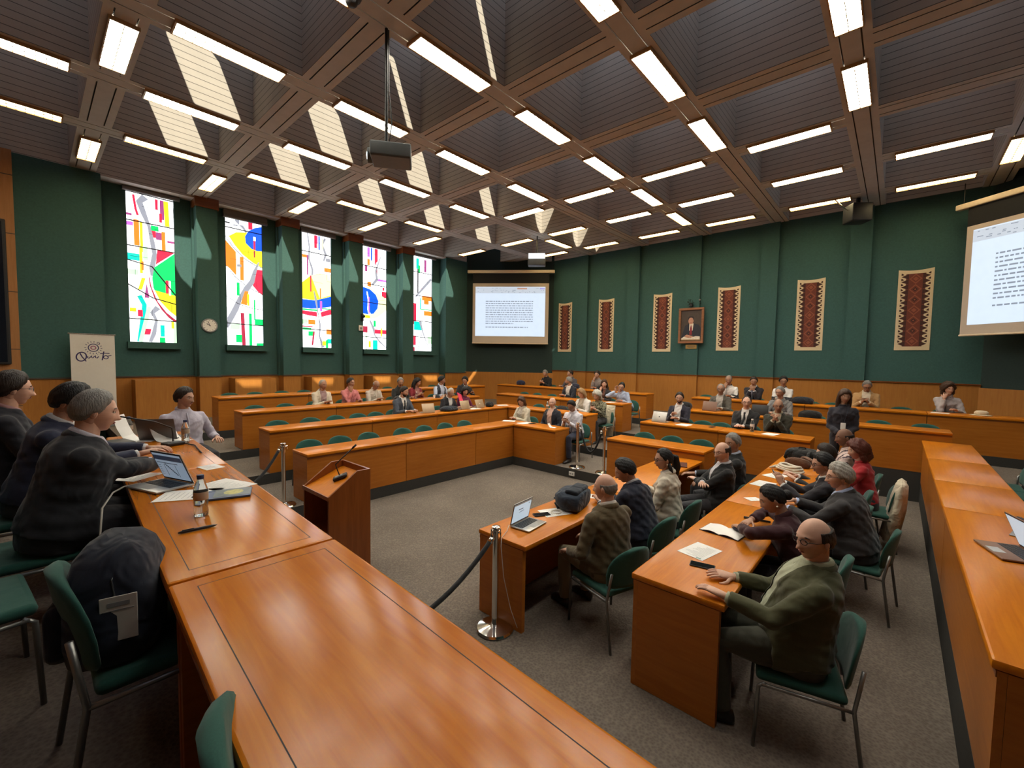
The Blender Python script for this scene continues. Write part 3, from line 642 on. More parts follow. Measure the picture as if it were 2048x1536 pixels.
for k in range(1, 6): dup(RUG, (XW-.005, ry[k], 2.67+.03*(k > 2)), R(-90), rl[k])

# ------------------------------------------------------------------ portrait
t = thing('framed_portrait', 'framed oil portrait of a man in dark suit with red tie', 'painting', (XW-.14, 5.36, 2.93), R(-90)); W, H = .78, 1.12
FR = wood('portrait_frame_wood', (.36, .17, .09), (.28, .12, .06), rough=.4)
m = MB()
for a in ((0, 0, W, .07), (0, H-.07, W, H), (0, .07, .07, H-.07), (W-.07, .07, W, H-.07)): m.box(a[0], -.06, a[1], a[2], 0, a[3], FR)
m.build('picture_frame', t, bevel=.008)
def flat(nm, c): return plain('paint_'+nm, c, rough=.6, noise=.25, scale=14)
m = MB(); m.box(.07, -.02, .07, W-.07, 0, H-.07, flat('umber', (.06, .042, .034)))
def pp(pts, col, y): m.poly([(x*W, y, z*H) for x, z in pts], col)
SU = flat('navy', (.02, .022, .035)); SK = flat('flesh', (.5, .25, .17)); WH = flat('white', (.7, .62, .52)); RT = flat('crimson', (.22, .02, .03)); HB2 = flat('dark_hair', (.03, .02, .018))
pp([(.12, .17), (.9, .17), (.92, .38), (.8, .52), (.62, .56), (.42, .56), (.26, .5), (.2, .35)], SU, -.0215)
pp([(.43, .36), (.57, .36), (.6, .56), (.43, .56)], WH, -.022); pp([(.44, .24), (.55, .24), (.54, .42), (.5, .54), (.46, .42)], RT, -.0225)
m.ball((.49*W, -.022, .64*H), (.105*W, .004, .105*H), SK, 16, 8); m.ball((.49*W, -.0215, .69*H), (.125*W, .004, .085*H), HB2, 16, 8)
m.ball((.49*W, -.025, .635*H), (.1*W, .003, .095*H), SK, 16, 8)
for dx in (-.045, .04): m.box((.49+dx-.015)*W, -.029, .655*H, (.49+dx+.015)*W, -.027, .662*H, HB2)
m.box(.46*W, -.029, .585*H, .52*W, -.027, .592*H, RT)
pp([(.12, .1), (.86, .1), (.86, .19), (.7, .2), (.4, .15), (.24, .2), (.12, .14)], WH, -.023); pp([(.3, .17), (.5, .15), (.6, .2), (.5, .22), (.34, .25), (.26, .22)], SK, -.0235); pp([(.1, .08), (.88, .08), (.88, .11), (.1, .11)], flat('ochre', (.25, .14, .05)), -.0238)
m.build('canvas', t)
BR = plain('brass_plaque', (.55, .36, .12), rough=.35, metal=.6)
m = MB(); m.box(XW-.125, 4.79, 2.76, XW-.10, 5.13, 2.89, BR)
for z, w in ((2.845, .22), (2.82, .26), (2.795, .18)): m.box(XW-.127, 4.96-w/2, z, XW-.125, 4.96+w/2, z+.01, INK)
tag(m.build('brass_name_plaque'), 'small brass plaque under the framed portrait', 'plaque')
m = MB(); rnd = random.Random(5)
for k in range(26):
    c = (XW-.17-.06*rnd.random(), 4.99+rnd.uniform(-.09, .09), 4.23+rnd.uniform(-.08, .09)); d = Vector((rnd.uniform(-1, .2), rnd.uniform(-1, 1), rnd.uniform(-1, 1))).normalized()*.06
    m.tube([c, Vector(c)+d*.6, Vector(c)+d], [.006, .02, .002], plain('dark_green_leaf', (.012, .03, .02), rough=.5), 5, flat=.3)
m.box(XW-.2, 4.95, 4.1, XW-.1, 5.03, 4.2, DARKBOX)
tag(m.build('wall_ornament'), 'dark leafy ornament fixed above the framed portrait', 'ornament')
t = thing('wall_camera', 'small dark camera bracket right above the framed portrait', 'camera', (XW-.1, 4.72, 4.17))
m = MB(); m.tube([(0, 0, 0), (-.08, 0, .02), (-.1, 0, .08)], .012, BLACKMETAL, 8); m.build('bracket', t)
m = MB(); m.ball((-.1, 0, .11), (.04, .03, .03), GREYPL); m.build('camera_head', t, smooth=True)

# ------------------------------------------------------------------ wall clock, box, camera, banner
t = thing('wall_clock', 'round wall clock on the pilaster right of the first window', 'clock', (3.13, YP-.002, 3.07))
M90 = Matrix.Rotation(R(90), 4, 'X')
m = MB(); m.lathe([(.175, 0), (.18, .03), (.165, .045), (.15, .04)], GREYPL, n=32, cap=True, M=M90); m.build('clock_rim', t, smooth='auto')
m = MB(); m.lathe([(.15, .02), (.15, .042)], PAPER, n=32, M=M90)
for k in range(12):
    a = R(30*k); m.box(-.006, -.046, .118, .006, -.0425, .138, INK, M=Matrix.Rotation(a, 4, 'Y'))
m.build('clock_dial', t)
for a, l, w in ((R(-58), .08, .008), (R(-20), .12, .005)):
    m = MB(); m.box(-w, -.05, -.02, w, -.0465, l, INK, M=Matrix.Rotation(a, 4, 'Y')); m.build('clock_hand', t)
m = MB(); m.rbox(7.28, YP-.05, 3.19, 7.43, YP, 3.37, WHITEPL, r=.015); m.box(7.31, YP-.052, 3.24, 7.40, YP-.05, 3.31, GREYPL)
tag(m.build('thermostat_box', smooth='auto'), 'white control box on the third pilaster below the black camera', 'control box')
t = thing('wall_camera', 'black dome camera above the white control box on the pilaster', 'camera', (7.41, YP, 3.62))
m = MB(); m.box(-.04, -.04, -.1, .04, 0, .14, DARKBOX); m.build('bracket', t)
m = MB(); m.ball((0, -.1, .05), (.055, .07, .055), DARKBOX); m.build('camera_head', t, smooth=True)
t = thing('roll_up_banner', 'white roll-up banner with sun logo and the word Quito', 'banner', (.57, 13.08, LV[3]))
BW, BH = .70, 2.03
BN = plain('banner_fabric', (.66, .62, .56), rough=.7, noise=.04); PURP = plain('banner_print_purple', (.035, .025, .11), rough=.7); PINK = plain('banner_print_mauve', (.30, .09, .16), rough=.7)
m = MB(); m.box(0, -.004, .06, BW, 0, BH, BN); m.build('banner_sheet', t)
m = MB(); m.tube([(-.03, -.002, BH+.005), (BW+.02, -.002, BH+.005)], .014, CHROME, 8); m.build('top_rail', t)
m = MB(); m.rbox(-.02, -.09, 0, BW+.02, .07, .07, GREYPL, r=.02); m.build('banner_base', t); m = MB(); m.tube([(BW/2, .02, .06), (BW/2, .012, BH)], .01, CHROME, 6); m.build('support_pole', t)
m = MB(); XB = lambda px, py: (px/920*BW, -.0055, BH-.012-py*.00077)      # artwork in its own units: 920 across
def stroke(pts, w, mat=PURP):
    P2 = [Vector(XB(*p)) for p in pts]; L_, R_ = [], []
    for i, p in enumerate(P2):
        d = P2[min(i+1, len(P2)-1)]-P2[max(i-1, 0)]; d.normalize(); nn = Vector((-d.z, 0, d.x))*w/2
        L_.append(p+nn); R_.append(p-nn)
    n = len(P2); m.add(L_+R_, [(i, i+1, n+i+1, n+i) for i in range(n-1)], mat)
def ring(cx, cy, rx, ry, w, mat=PURP, a0=0, a1=360, tilt=0): stroke([(cx+rx*math.cos(R(a))*math.cos(tilt)-ry*math.sin(R(a))*math.sin(tilt), cy+rx*math.cos(R(a))*math.sin(tilt)+ry*math.sin(R(a))*math.cos(tilt)) for a in np.linspace(a0, a1, 33)], w, mat)
ring(465, 360, 105, 105, .016); ring(465, 360, 52, 45, .018, PINK); ring(570, 230, 28, 26, .009)
for k, a in enumerate(range(-150, 200, 22)):
    if abs(a+52) < 12: continue
    c, s_ = math.cos(R(a)), math.sin(R(a)); stroke([(465+c*150, 360+s_*150), (465+c*185, 360+s_*185)], .011)
ring(215, 615, 100, 125, .022, PURP, 0, 360, .25); stroke([(190, 520), (230, 620), (310, 745)], .02)
stroke([(345, 600), (340, 640), (365, 660), (400, 620), (425, 580), (420, 630), (445, 650), (480, 600), (500, 580), (505, 640), (540, 650), (570, 600)], .016)
stroke([(545, 545), (553, 553)], .014); stroke([(680, 460), (665, 560), (640, 710)], .02); stroke([(600, 525), (690, 510), (800, 515)], .016)
ring(720, 625, 50, 45, .017); stroke([(735, 590), (780, 585), (840, 570)], .014)
m.build('banner_print', t, fix=False)

# ------------------------------------------------------------------ projectors and ceiling gear
PRB = plain('projector_body', (.075, .08, .08), rough=.5); PRU = plain('projector_underside', (.16, .17, .19), rough=.6)
LENS = glow('projector_lens', (.6, .85, 1), 14)
t = thing('ceiling_projector', 'black projector hanging on a long pole in the middle of the hall', 'projector', (3.06, 4.80, 4.72), math.atan2(-.23, .31), 'projectors')
m = MB(); m.rbox(-.24, -.19, .0, .24, .19, .17, PRB, r=.02); m.box(-.22, -.17, -.004, .22, .17, .002, PRU); m.build('projector_body', t, smooth='auto')
MX = Matrix.Rotation(R(-90), 4, 'Y')
m = MB(); m.lathe([(.085, .235), (.09, .25), (.09, .285), (.07, .29)], PRB, c=(.085, .06, 0), n=24, M=MX); lr = m.build('lens_ring', t, smooth='auto')
m = MB(); m.ball((-.288, .06, .085), (.012, .055, .055), LENS); m.build('lens', lr, smooth=True)
m = MB(); m.tube([(-.06, 0, .17), (-.06, 0, ZC-4.72)], .02, BLACKMETAL, 10); m.tube([(-.04, .03, .17), (.0, .05, .5), (-.035, .02, .9), (-.035, .02, ZC-4.72)], .007, BLACKMETAL, 6); m.lathe([(.06, .17), (.05, .2), (.02, .23)], BLACKMETAL, c=(-.06, 0, 0), n=12); m.build('ceiling_pole', t, smooth='auto')
t = thing('ceiling_projector', 'small projector under the ceiling above the left screen', 'projector', (11.0, 8.85, 5.35), math.atan2(-2.4, 1.8), 'projectors')
m = MB(); m.rbox(-.28, -.18, 0, .28, .18, .2, PRB, r=.02); m.build('projector_body', t, smooth='auto')
m = MB(); m.box(-.26, -.195, .21, .26, .1, .36, glow('projector_shelf_painted_sun', (.75, .82, .85), .9)); m.build('mounting_tray', t)  # sunlight on the tray is put in as emission, no lamp here
m = MB(); m.tube([(0, 0, .3), (0, 0, ZC-5.35)], .02, BLACKMETAL, 8); m.build('ceiling_pole', t)
t = thing('hanging_loudspeaker', 'black loudspeaker under the ceiling edge above the second rug from right', 'loudspeaker', (13.3, .9, 5.72), R(35))
m = MB(); m.rbox(-.2, -.22, 0, .2, .22, .42, DARKBOX, r=.03); m.build('speaker_cabinet', t, smooth='auto')
m = MB(); m.box(-.03, -.03, .42, .03, .03, .6, BLACKMETAL); m.build('bracket', t)
m = MB(); m.tube([(0, .22, .3), (-.02, .4, .42), (.0, .52, .56)], .015, CHROME, 8); m.build('cable', t)
t = thing('ceiling_camera', 'dark dome camera on the beam crossing at the top edge', 'camera', (2.5, 4.72, ZC))
m = MB(); m.lathe([(.06, -.03), (.1, -.02), (.11, 0)], DARKBOX, n=20); m.build('camera_base', t, smooth='auto')
m = MB(); m.ball((0, 0, -.05), (.07, .07, .06), DARKBOX); m.build('camera_dome', t, smooth=True)
t = thing('wall_display', 'dark flat display on the pale wood at the left edge', 'display', (-1.9, YP-.09, 2.05))
m = MB(); m.rbox(0, -.06, 0, 1.65, 0, 2.86, DARKBOX, r=.02); m.build('display_case', t); m = MB(); m.box(.05, -.064, .05, 1.6, -.06, 2.81, plain('black_display_glass', (.01, .012, .02), rough=.15)); m.build('display_glass', t)
# ------------------------------------------------------------------ people
def skin(name, col): 
    m = plain(name, col, rough=.5, noise=.10, scale=40, spec=.35); return m
SKIN = {'fair': skin('skin_fair', (.62, .37, .27)), 'tan': skin('skin_tan', (.48, .27, .185)), 'brown': skin('skin_brown', (.36, .195, .125)), 'dark': skin('skin_dark', (.19, .095, .06))}
LIPM = plain('lips', (.33, .10, .085), rough=.45); EYEW = plain('eye_white', (.6, .57, .53), rough=.3); IRIS = plain('eye_iris', (.02, .012, .01), rough=.2)
HAIRM = {'black': (.010, .009, .009), 'dark': (.022, .014, .010), 'brown': (.055, .028, .016), 'red': (.09, .022, .013), 'grey': (.19, .18, .165), 'white': (.46, .43, .38), 'silver': (.30, .275, .24), 'blond': (.30, .18, .085)}
def hairmat(k):
    nm = 'hair_'+k
    if nm in MATS: return MATS[nm]
    m, nt, b = base_mat(nm); c = HAIRM[k]
    tc = nd(nt, 'ShaderNodeTexCoord'); mp = nd(nt, 'ShaderNodeMapping'); mp.inputs['Scale'].default_value = (1, 1, .16); nt.links.new(tc.outputs['Object'], mp.inputs['Vector'])
    n = nd(nt, 'ShaderNodeTexNoise', Scale=130.0, Detail=3.0, Distortion=.4); nt.links.new(mp.outputs[0], n.inputs['Vector'])
    mx = nd(nt, 'ShaderNodeMixRGB'); mx.inputs[1].default_value = c4([v*.45 for v in c]); mx.inputs[2].default_value = c4([v*1.6 for v in c])
    nt.links.new(n.outputs['Fac'], mx.inputs[0]); nt.links.new(mx.outputs[0], b.inputs['Base Color']); b.inputs['Roughness'].default_value = .5; b.inputs['Specular IOR Level'].default_value = .3
    bp = nd(nt, 'ShaderNodeBump', Strength=.9, Distance=.006); nt.links.new(n.outputs['Fac'], bp.inputs['Height']); nt.links.new(bp.outputs[0], b.inputs['Normal'])
    MATS[nm] = m; return m
def shell(mb, vs, iters=2):
    """union of closed tubes -> one continuous skin (voxel remesh + smoothing)"""
    me = bpy.data.meshes.new('t'); me.from_pydata(mb.v, [], mb.f)
    o = bpy.data.objects.new('t', me); COL.objects.link(o)
    r = o.modifiers.new('r', 'REMESH'); r.mode = 'VOXEL'; r.voxel_size = vs
    s = o.modifiers.new('s', 'SMOOTH'); s.factor = .5; s.iterations = iters
    dg = bpy.context.evaluated_depsgraph_get(); dg.update()
    out = bpy.data.meshes.new_from_object(o.evaluated_get(dg))
    bpy.data.objects.remove(o); bpy.data.meshes.remove(me)
    n = len(out.vertices); co_ = np.empty(n*3); out.vertices.foreach_get('co', co_); V = co_.reshape(-1, 3)
    k = len(out.loops); li = np.empty(k, int); out.loops.foreach_get('vertex_index', li)
    st = np.empty(len(out.polygons), int); tot = np.empty(len(out.polygons), int); out.polygons.foreach_get('loop_start', st); out.polygons.foreach_get('loop_total', tot)
    F = [tuple(li[a:a+b]) for a, b in zip(st, tot)]
    bpy.data.meshes.remove(out)
    return V, F
def mesh_obj(name, V, F, mats, midx=None, parent=None):
    me = bpy.data.meshes.new(name); me.from_pydata([tuple(v) for v in V], [], F)
    for m in mats: me.materials.append(m)
    if midx is not None: me.polygons.foreach_set('material_index', midx)
    me.polygons.foreach_set('use_smooth', [True]*len(me.polygons)); me.update()
    o = bpy.data.objects.new(name, me); COL.objects.link(o)
    if parent: o.parent = parent
    return o
def pick(V, F, mask):
    """faces where mask is true, re-indexed"""
    G = [f for f, k in zip(F, mask) if k]; ids = sorted({i for f in G for i in f}); mp = {i: n for n, i in enumerate(ids)}
    return V[ids], [tuple(mp[i] for i in f) for f in G]
def pick_smooth(V, F, mask, it=6):
    V, F = pick(V, F, mask); cnt = {}
    for f in F:
        for a, b_ in zip(f, f[1:]+f[:1]): k = (min(a, b_), max(a, b_)); cnt[k] = cnt.get(k, 0)+1
    nb = {}
    for (a, b_), c in cnt.items():
        if c == 1: nb.setdefault(a, []).append(b_); nb.setdefault(b_, []).append(a)
    for _ in range(it):
        W = V.copy()
        for a, l in nb.items(): V[a] = W[a]*.4+W[l].mean(0)*.6
    return V, F
def head_points(nu, nv, fem, jowl):
    th = np.linspace(0, math.pi, nv+1)[1:-1]; ph = np.linspace(0, 2*math.pi, nu, endpoint=False)
    T, P = np.meshgrid(th, ph, indexing='ij')
    D = np.stack([np.sin(T)*np.cos(P), np.sin(T)*np.sin(P), np.cos(T)], -1)
    x, y, z = D[..., 0], D[..., 1], D[..., 2]
    low = np.clip(-z, 0, 1)
    a = .076*(1-.30*low*(y > -.2)*(1-.45*jowl)+0*z); bb = np.where(y > 0, .094, .100*(1-.30*np.clip(-z, 0, 1)**1.0)); c = np.where(z > 0, .118, .116)
    r = 1/np.sqrt((x/a)**2+(y/bb)**2+(z/c)**2)
    p = D*r[..., None]; X, Z = p[..., 0], p[..., 2]; front = np.clip(y*2.2, 0, 1)
    g = lambda x0, z0, sx, sz: np.exp(-((X-x0)/sx)**2-((Z-z0)/sz)**2)
    ax = np.abs(X); ga = lambda x0, z0, sx, sz: np.exp(-((ax-x0)/sx)**2-((Z-z0)/sz)**2)
    k = .75 if fem else 1.0
    d = k*.026*g(0, -.034, .012, .013)+k*.013*g(0, -.008, .010, .026)+.007*ga(.013, -.040, .008, .008)+k*.006*ga(.03, .022, .022, .010)
    d += -.010*ga(.031, .001, .017, .012)+.004*ga(.046, -.028, .02, .02)+.006*g(0, -.066, .022, .009)+.011*g(0, -.100, .022, .016)-.003*g(0, -.081, .02, .006)+.008*jowl*ga(.05, -.085, .03, .03)
    p = p + D*(d*front)[..., None]
    p[..., 1] += .012*np.clip(-z-.25, 0, 1)*(y > -.3)          # jaw forward of the neck
    return D, p
def add_grid(mb, p, mat, M, poles=True):
    nv, nu = p.shape[:2]; rings = [[Vector(p[i, j]) for j in range(nu)] for i in range(nv)]
    mb.loft(rings, mat, True, M)
def smooth01(e0, e1, t):
    t = np.clip((t-e0)/(e1-e0), 0, 1); return t*t*(3-2*t)
def hair_mesh(style, mat, M, nu, nv, fem):
    D, p = head_points(nu, nv, fem, 0); az = np.degrees(np.arctan2(np.abs(D[..., 0]), D[..., 1])); z = D[..., 2]
    line = np.interp(az, [0, 30, 55, 72, 85, 105, 125, 180], [.74, .70, .44, .06, -.14, -.28, -.55, -.74]); th = .018
    if style == 'bald': line = np.interp(az, [0, 50, 75, 95, 120, 180], [3, 3, .1, -.1, -.5, -.72]); th = .007
    if style == 'fringe': line = np.interp(az, [0, 50, 75, 95, 120, 180], [3, 3, .05, -.1, -.5, -.72]); th = .014
    if style == 'receding': line = np.interp(az, [0, 30, 55, 75, 95, 120, 180], [.86, .92, .72, .12, -.08, -.50, -.72]); th = .012
    if style == 'thick': th = .027
    if style == 'wavy': th = .030
    if style in ('bun', 'pony'): th = .012
    if style in ('long', 'curly', 'bob', 'bangs'): line = np.interp(az, [0, 25, 50, 70, 95, 120, 180], [.42 if style == 'bangs' else .6, .45, .15, -.35, -.6, -.75, -.9]); th = .024 if style != 'curly' else .042
    h = z-line; line = 0
    h = h + .05*np.sin(np.radians(az)*17)*np.sin(np.radians(az)*7+1)
    tp = style in ('short', 'thick', 'receding', 'wavy')
    t = (smooth01(-.24, .34, h) if tp else smooth01(-.12, .20, h))*(th+.010)-.010
    if style in ('bald', 'fringe'): t = np.where(z > (.42 if style == 'bald' else .62), -.012, t)
    n = np.sin(p[..., 0]*140+p[..., 2]*60)*np.sin(p[..., 1]*120-p[..., 2]*90)
    t = t + np.where(t > 0, n*(.013 if style == 'curly' else .006 if style == 'wavy' else .003), 0)
    b = MB(); add_grid(b, p+D*t[..., None], mat, M)
    if style in ('long', 'bangs', 'curly', 'bob'):
        zb = {'long': -.30, 'bangs': -.27, 'curly': -.14, 'bob': -.13}[style]
        b2 = MB()
        for s in (-1, 1):
            b2.tube([(s*.05, -.02, .05), (s*.078, -.015, -.03), (s*.085, -.03, -.1), (s*.085, -.045+.04*(style == 'long'), zb)], [.04, .035, .036, .022], mat, 10)
        b2.tube([(0, -.05, .05), (0, -.075, -.05), (0, -.085, -.12), (0, -.10, zb)], [.075, .078, .08, .05], mat, 12)
        V, F = shell(b2, .011, 3)
        if style == 'curly': V = V*(1+.05*np.sin(V[:, [0]]*160)*np.sin(V[:, [2]]*150))
        b.add([M @ Vector(v) for v in V], F, mat)
    if style == 'pony': b.tube([(0, -.09, .03), (0, -.135, .01), (.02, -.145, -.1), (.03, -.12, -.22), (.03, -.10, -.30)], [.022, .035, .05, .04, .012], mat, 12, M=M); b.tube([(-.07, -.03, -.04), (-.075, -.05, -.14), (-.06, -.05, -.25)], [.02, .022, .006], mat, 8, M=M)
    if style == 'bun': b.ball((0, -.115, .0), (.045, .04, .045), mat, 14, 10, M=M)
    return b
def frame(f, n):
    f = f.normalized(); s = f.cross(n).normalized(); n = s.cross(f).normalized(); return f, n, s
def hand(mb, W, f, n, side, curl, mat, hi, sc=1.0, spread=.06):
    """palm + four fingers + thumb; f along the fingers, n out of the back of the hand, side=+1 right"""
    f, n, s = frame(f, n); s = s*side                 # s points to the thumb-less edge for the right hand
    thumb = -s if True else s
    P = lambda a, b_, c: W + f*a*sc + s*b_*sc + n*c*sc
    k = 12 if hi else 8
    rings = []
    for a, w, t in ((-.02, .026, .021), (.0, .030, .020), (.03, .040, .018), (.065, .043, .016), (.088, .040, .012)):
        rings.append([P(a, w*math.cos(q), t*math.sin(q)) for q in [2*math.pi*j/k for j in range(k)]])
    mb.loft(rings, mat)
    for i, (bx, L) in enumerate(((-.031, .070), (-.0105, .080), (.0105, .075), (.030, .058))):
        ang = spread*(i-1.5); p = P(.080, bx, .0); d = (f*math.cos(ang)+s*math.sin(ang)); pts = [p]; c = 0
        for seg, q in ((.45, .55), (.32, .75), (.23, .55)):
            c += curl*q; p = p + (d*math.cos(c)-n*math.sin(c))*(L*seg*sc); pts.append(p)
        mb.tube(pts, [.0098*sc, .0092*sc, .0082*sc, .0058*sc], mat, 8 if hi else 6)
    b0 = P(.018, -.030, -.004); b1 = b0 + (f*.55-s*.75-n*.25).normalized()*(.038*sc); b2 = b1 + (f*.85-s*.35-n*(.15+.4*curl)).normalized()*(.030*sc); b3 = b2+(f*.9+s*.05-n*.5*curl).normalized()*(.022*sc)
    mb.tube([P(.0, -.018, -.002), b0, b1, b2, b3], [.014*sc, .0145*sc, .0115*sc, .0105*sc, .0065*sc], mat, 8 if hi else 6)
TORSO = [(-.12, .150, .115, .0), (-.03, .176, .128, .0), (.06, .172, .126, .0), (.15, .158, .115, .0), (.26, .166, .118, .006), (.36, .172, .118, .004), (.41, .160, .106, -.004), (.452, .122, .088, -.012), (.487, .082, .068, -.014), (.515, .060, .058, -.008)]
def ik(S, W, l1, l2, pole):
    d = W-S; L = d.length; m = (l1+l2)*.985
    if L > m: W = S+d*(m/L); d = W-S; L = m
    a = (l1*l1-l2*l2+L*L)/(2*L); h = math.sqrt(max(l1*l1-a*a, 0)); u = d/L; p = pole-u*pole.dot(u); p.normalize()
    return S+u*a+p*h, W
PCOUNT = 0
def person(label, loc, rz, top, sk='tan', hair=('short', 'dark'), kind='jacket', shirt=None, tie=None, legs=(.03, .03, .035), lean=8, twist=0, side=0, head=(0, 0, 0), lh=(-.16, .42, .80), rh=(.16, .42, .80), curl=(.5, .5), fdir=(None, None), ndir=((0, 0, 1), (0, 0, 1)), pose='sit', seat=.46, sc=1.0, bulk=1.0, fem=False, glasses=0, beard=None, hi=0, extra=(), lanyard=0, knees=.46, pattern=None, poles=None, belly=0):
    global PCOUNT; PCOUNT += 1
    t = thing('person', label, 'person', loc, rz); t.scale = (sc, sc, sc)
    vs = .0075 if hi else .013
    hz = seat+.095 if pose == 'sit' else .90
    T = Matrix.Translation((0, 0, hz)) @ Matrix.Rotation(R(-lean), 4, 'X') @ Matrix.Rotation(R(side), 4, 'Y') @ Matrix.Rotation(R(twist), 4, 'Z')
    SKM = SKIN[sk]; w_ = bulk*(.90 if fem else 1.0)
    def rings(gr, z0=-1, z1=1, zf=None):
        out = []
        for z, rx, ry, yo in TORSO:
            if z < z0 or z > z1: continue
            bl = belly*math.exp(-((z-.12)/.12)**2); sq = 1.0
            q = [2*math.pi*j/20 for j in range(20)]
            rx_, ry_ = rx*(w_ if z < .5 else 1)+gr, ry*(w_ if z < .5 else 1)+gr
            if fem and .28 < z < .40: ry_ += .018
            out.append([T @ Vector((rx_*math.copysign(abs(math.cos(a))**.85, math.cos(a)), yo+(ry_+(bl if math.sin(a) > 0 else 0))*math.copysign(abs(math.sin(a))**.85, math.sin(a)), z)) for a in q])
        return out
    sh = {s: T @ Vector((s*.168*w_, -.012, .408)) for s in (-1, 1)}
    if pose == 'sit':
        hip = {s: Vector((s*.092, .02, seat+.085)) for s in (-1, 1)}; kn = {s: Vector((s*.135, knees, seat+.055)) for s in (-1, 1)}
        an = {s: Vector((s*.13, knees-.03, .085)) for s in (-1, 1)}
    else:
        hip = {s: Vector((s*.09, 0, .90)) for s in (-1, 1)}; kn = {s: Vector((s*.10, .02, .48)) for s in (-1, 1)}; an = {s: Vector((s*.10, -.01, .085)) for s in (-1, 1)}
    el = {}; wr = {}
    for s, tgt in ((-1, lh), (1, rh)):
        pole = Vector((s*.55, -.45, -.9)) if not poles or not poles[(s+1)//2] else Vector(poles[(s+1)//2])
        el[s], wr[s] = ik(sh[s], Vector(tgt), .285, .255, pole)
    # head frame
    neck = T @ Vector((0, -.006, .525))
    HR = Matrix.Rotation(R(head[0]), 4, 'Z') @ Matrix.Rotation(R(-head[1]), 4, 'X') @ Matrix.Rotation(R(head[2]), 4, 'Y')
    HM = Matrix.Translation(neck) @ HR @ Matrix.Translation((0, .022, .128))
    jaw = HM @ Vector((0, -.025, -.06))
    # --- body: one continuous skin
    b = MB(); b.loft(rings(-.022), SKM)
    b.tube([neck-(T.to_3x3() @ Vector((0, 0, .05))), neck, jaw, HM @ Vector((0, -.015, 0))], [.062, .054*(.9 if fem else 1)+.012*(bulk-1), .052*(.9 if fem else 1)+.02*(bulk-1), .04], SKM, 14)
    for s in (-1, 1):
        b.tube([T @ Vector((s*.08, -.01, .40)), sh[s], sh[s].lerp(el[s], .5), el[s], el[s].lerp(wr[s], .3), wr[s]], [.036, .038, .038, .034, .036, .025], SKM, 10)
        b.tube([hip[s], hip[s].lerp(kn[s], .5), kn[s], kn[s].lerp(an[s], .3), an[s]], [.085, .072, .052, .052, .036], SKM, 10)
        b.tube([an[s]+Vector((0, -.03, -.03)), an[s]+Vector((0, .06, -.045)), an[s]+Vector((0, .15, -.06))], [.035, .035, .02], SKM, 8)
    V, F = shell(b, vs, 2)
    fb = MB(); fb.add(V, F, SKM)
    nu, nv = (56, 44) if hi else (32, 26)
    D, p = head_points(nu, nv, fem, max(0, bulk-1)*2); add_grid(fb, p, SKM, HM)
    for s in (-1, 1):
        eR = HM @ Matrix.Translation((s*.077, -.010, -.010)) @ Matrix.Rotation(R(s*-18), 4, 'Z') @ Matrix.Rotation(R(-8), 4, 'X')
        fb.ball((0, 0, 0), (.009, .018, .032), SKM, 10, 8, M=eR); fb.ball((s*.007, .0, .004), (.005, .010, .02), SKM, 8, 6, M=eR)
        fb.ball((s*.031, .0745, .001), (.0125, .011, .0062), EYEW, 10, 8, M=HM); fb.ball((s*.031, .0820, .001), (.0058, .005, .0058), IRIS, 8, 6, M=HM)
        fb.tube([(s*.046, .074, .008), (s*.031, .085, .0085), (s*.017, .082, .004)], [.003, .0035, .003], SKM, 6, M=HM)
    fb.tube([(-.021, .083, -.066), (-.008, .0930, -.0635), (.008, .0930, -.0635), (.021, .083, -.066)], [.002, .0026, .0026, .002], LIPM, 8, M=HM)
    fb.tube([(-.019, .083, -.0675), (0, .0912, -.0715), (.019, .083, -.0675)], [.002, .0030, .002], LIPM, 8, M=HM)
    for s, cu, fd, nn in ((-1, curl[0], fdir[0], ndir[0]), (1, curl[1], fdir[1], ndir[1])):
        f = Vector(fd) if fd else (wr[s]-el[s]).normalized()
        hand(fb, wr[s]+f.normalized()*.015, f, Vector(nn), s, cu, SKM, hi, .92 if fem else 1.0)
    fb.build('body', t, smooth=True, fix=True)
    # --- hair, brows, beard
    hm = hairmat(hair[1]); hb = hair_mesh(hair[0], hm, HM, nu, nv, fem)
    bm_ = hairmat('dark' if hair[1] in ('white', 'silver', 'blond') else hair[1])
    for s in (-1, 1): hb.tube([(s*.047, .0745, .021), (s*.034, .0865, .0255), (s*.016, .0885, .0215)], [.0025, .004, .003], bm_, 6, M=HM)
    hb.build('hair', t, smooth=True)
    if beard:
        Dm, pm = head_points(nu, nv, fem, 0); azm = np.degrees(np.arctan2(np.abs(Dm[..., 0]), Dm[..., 1])); Z = pm[..., 2]; X = np.abs(pm[..., 0])
        msk = smooth01(-.045, -.06, Z)*smooth01(105, 80, azm)*(1-np.exp(-(X/.022)**2-((Z+.068)/.008)**2)*1.6)
        mm = np.exp(-(X/.026)**2-((Z+.054)/.006)**2); tt = np.maximum(msk, mm if beard[0] != 'chin' else 0)
        if beard[0] == 'moustache': tt = mm
        bb_ = MB(); add_grid(bb_, pm+Dm*(np.clip(tt, 0, 1)*.010-.0065)[..., None], hairmat(beard[1]), HM); bb_.build('beard', t, smooth=True)
    # --- clothes
    TI = T.inverted()
    def tl(P): 
        A = np.array(TI); return P @ A[:3, :3].T + A[:3, 3]
    tm = top if not isinstance(top, tuple) else cloth('cloth_%d_top' % PCOUNT, top)
    jk = kind in ('jacket', 'open', 'vest')
    gr = .020 if jk else .010
    b = MB(); b.loft(rings(gr, -.13 if pose != 'sit' else -.09, .515), tm)
    if pose == 'sit' and kind in ('jacket', 'open'):
        for s in (-1, 1): b.tube([hip[s]+Vector((0, -.02, .01)), hip[s]+Vector((s*.025, .14, .0))], [.112*w_, .098*w_], tm, 12)
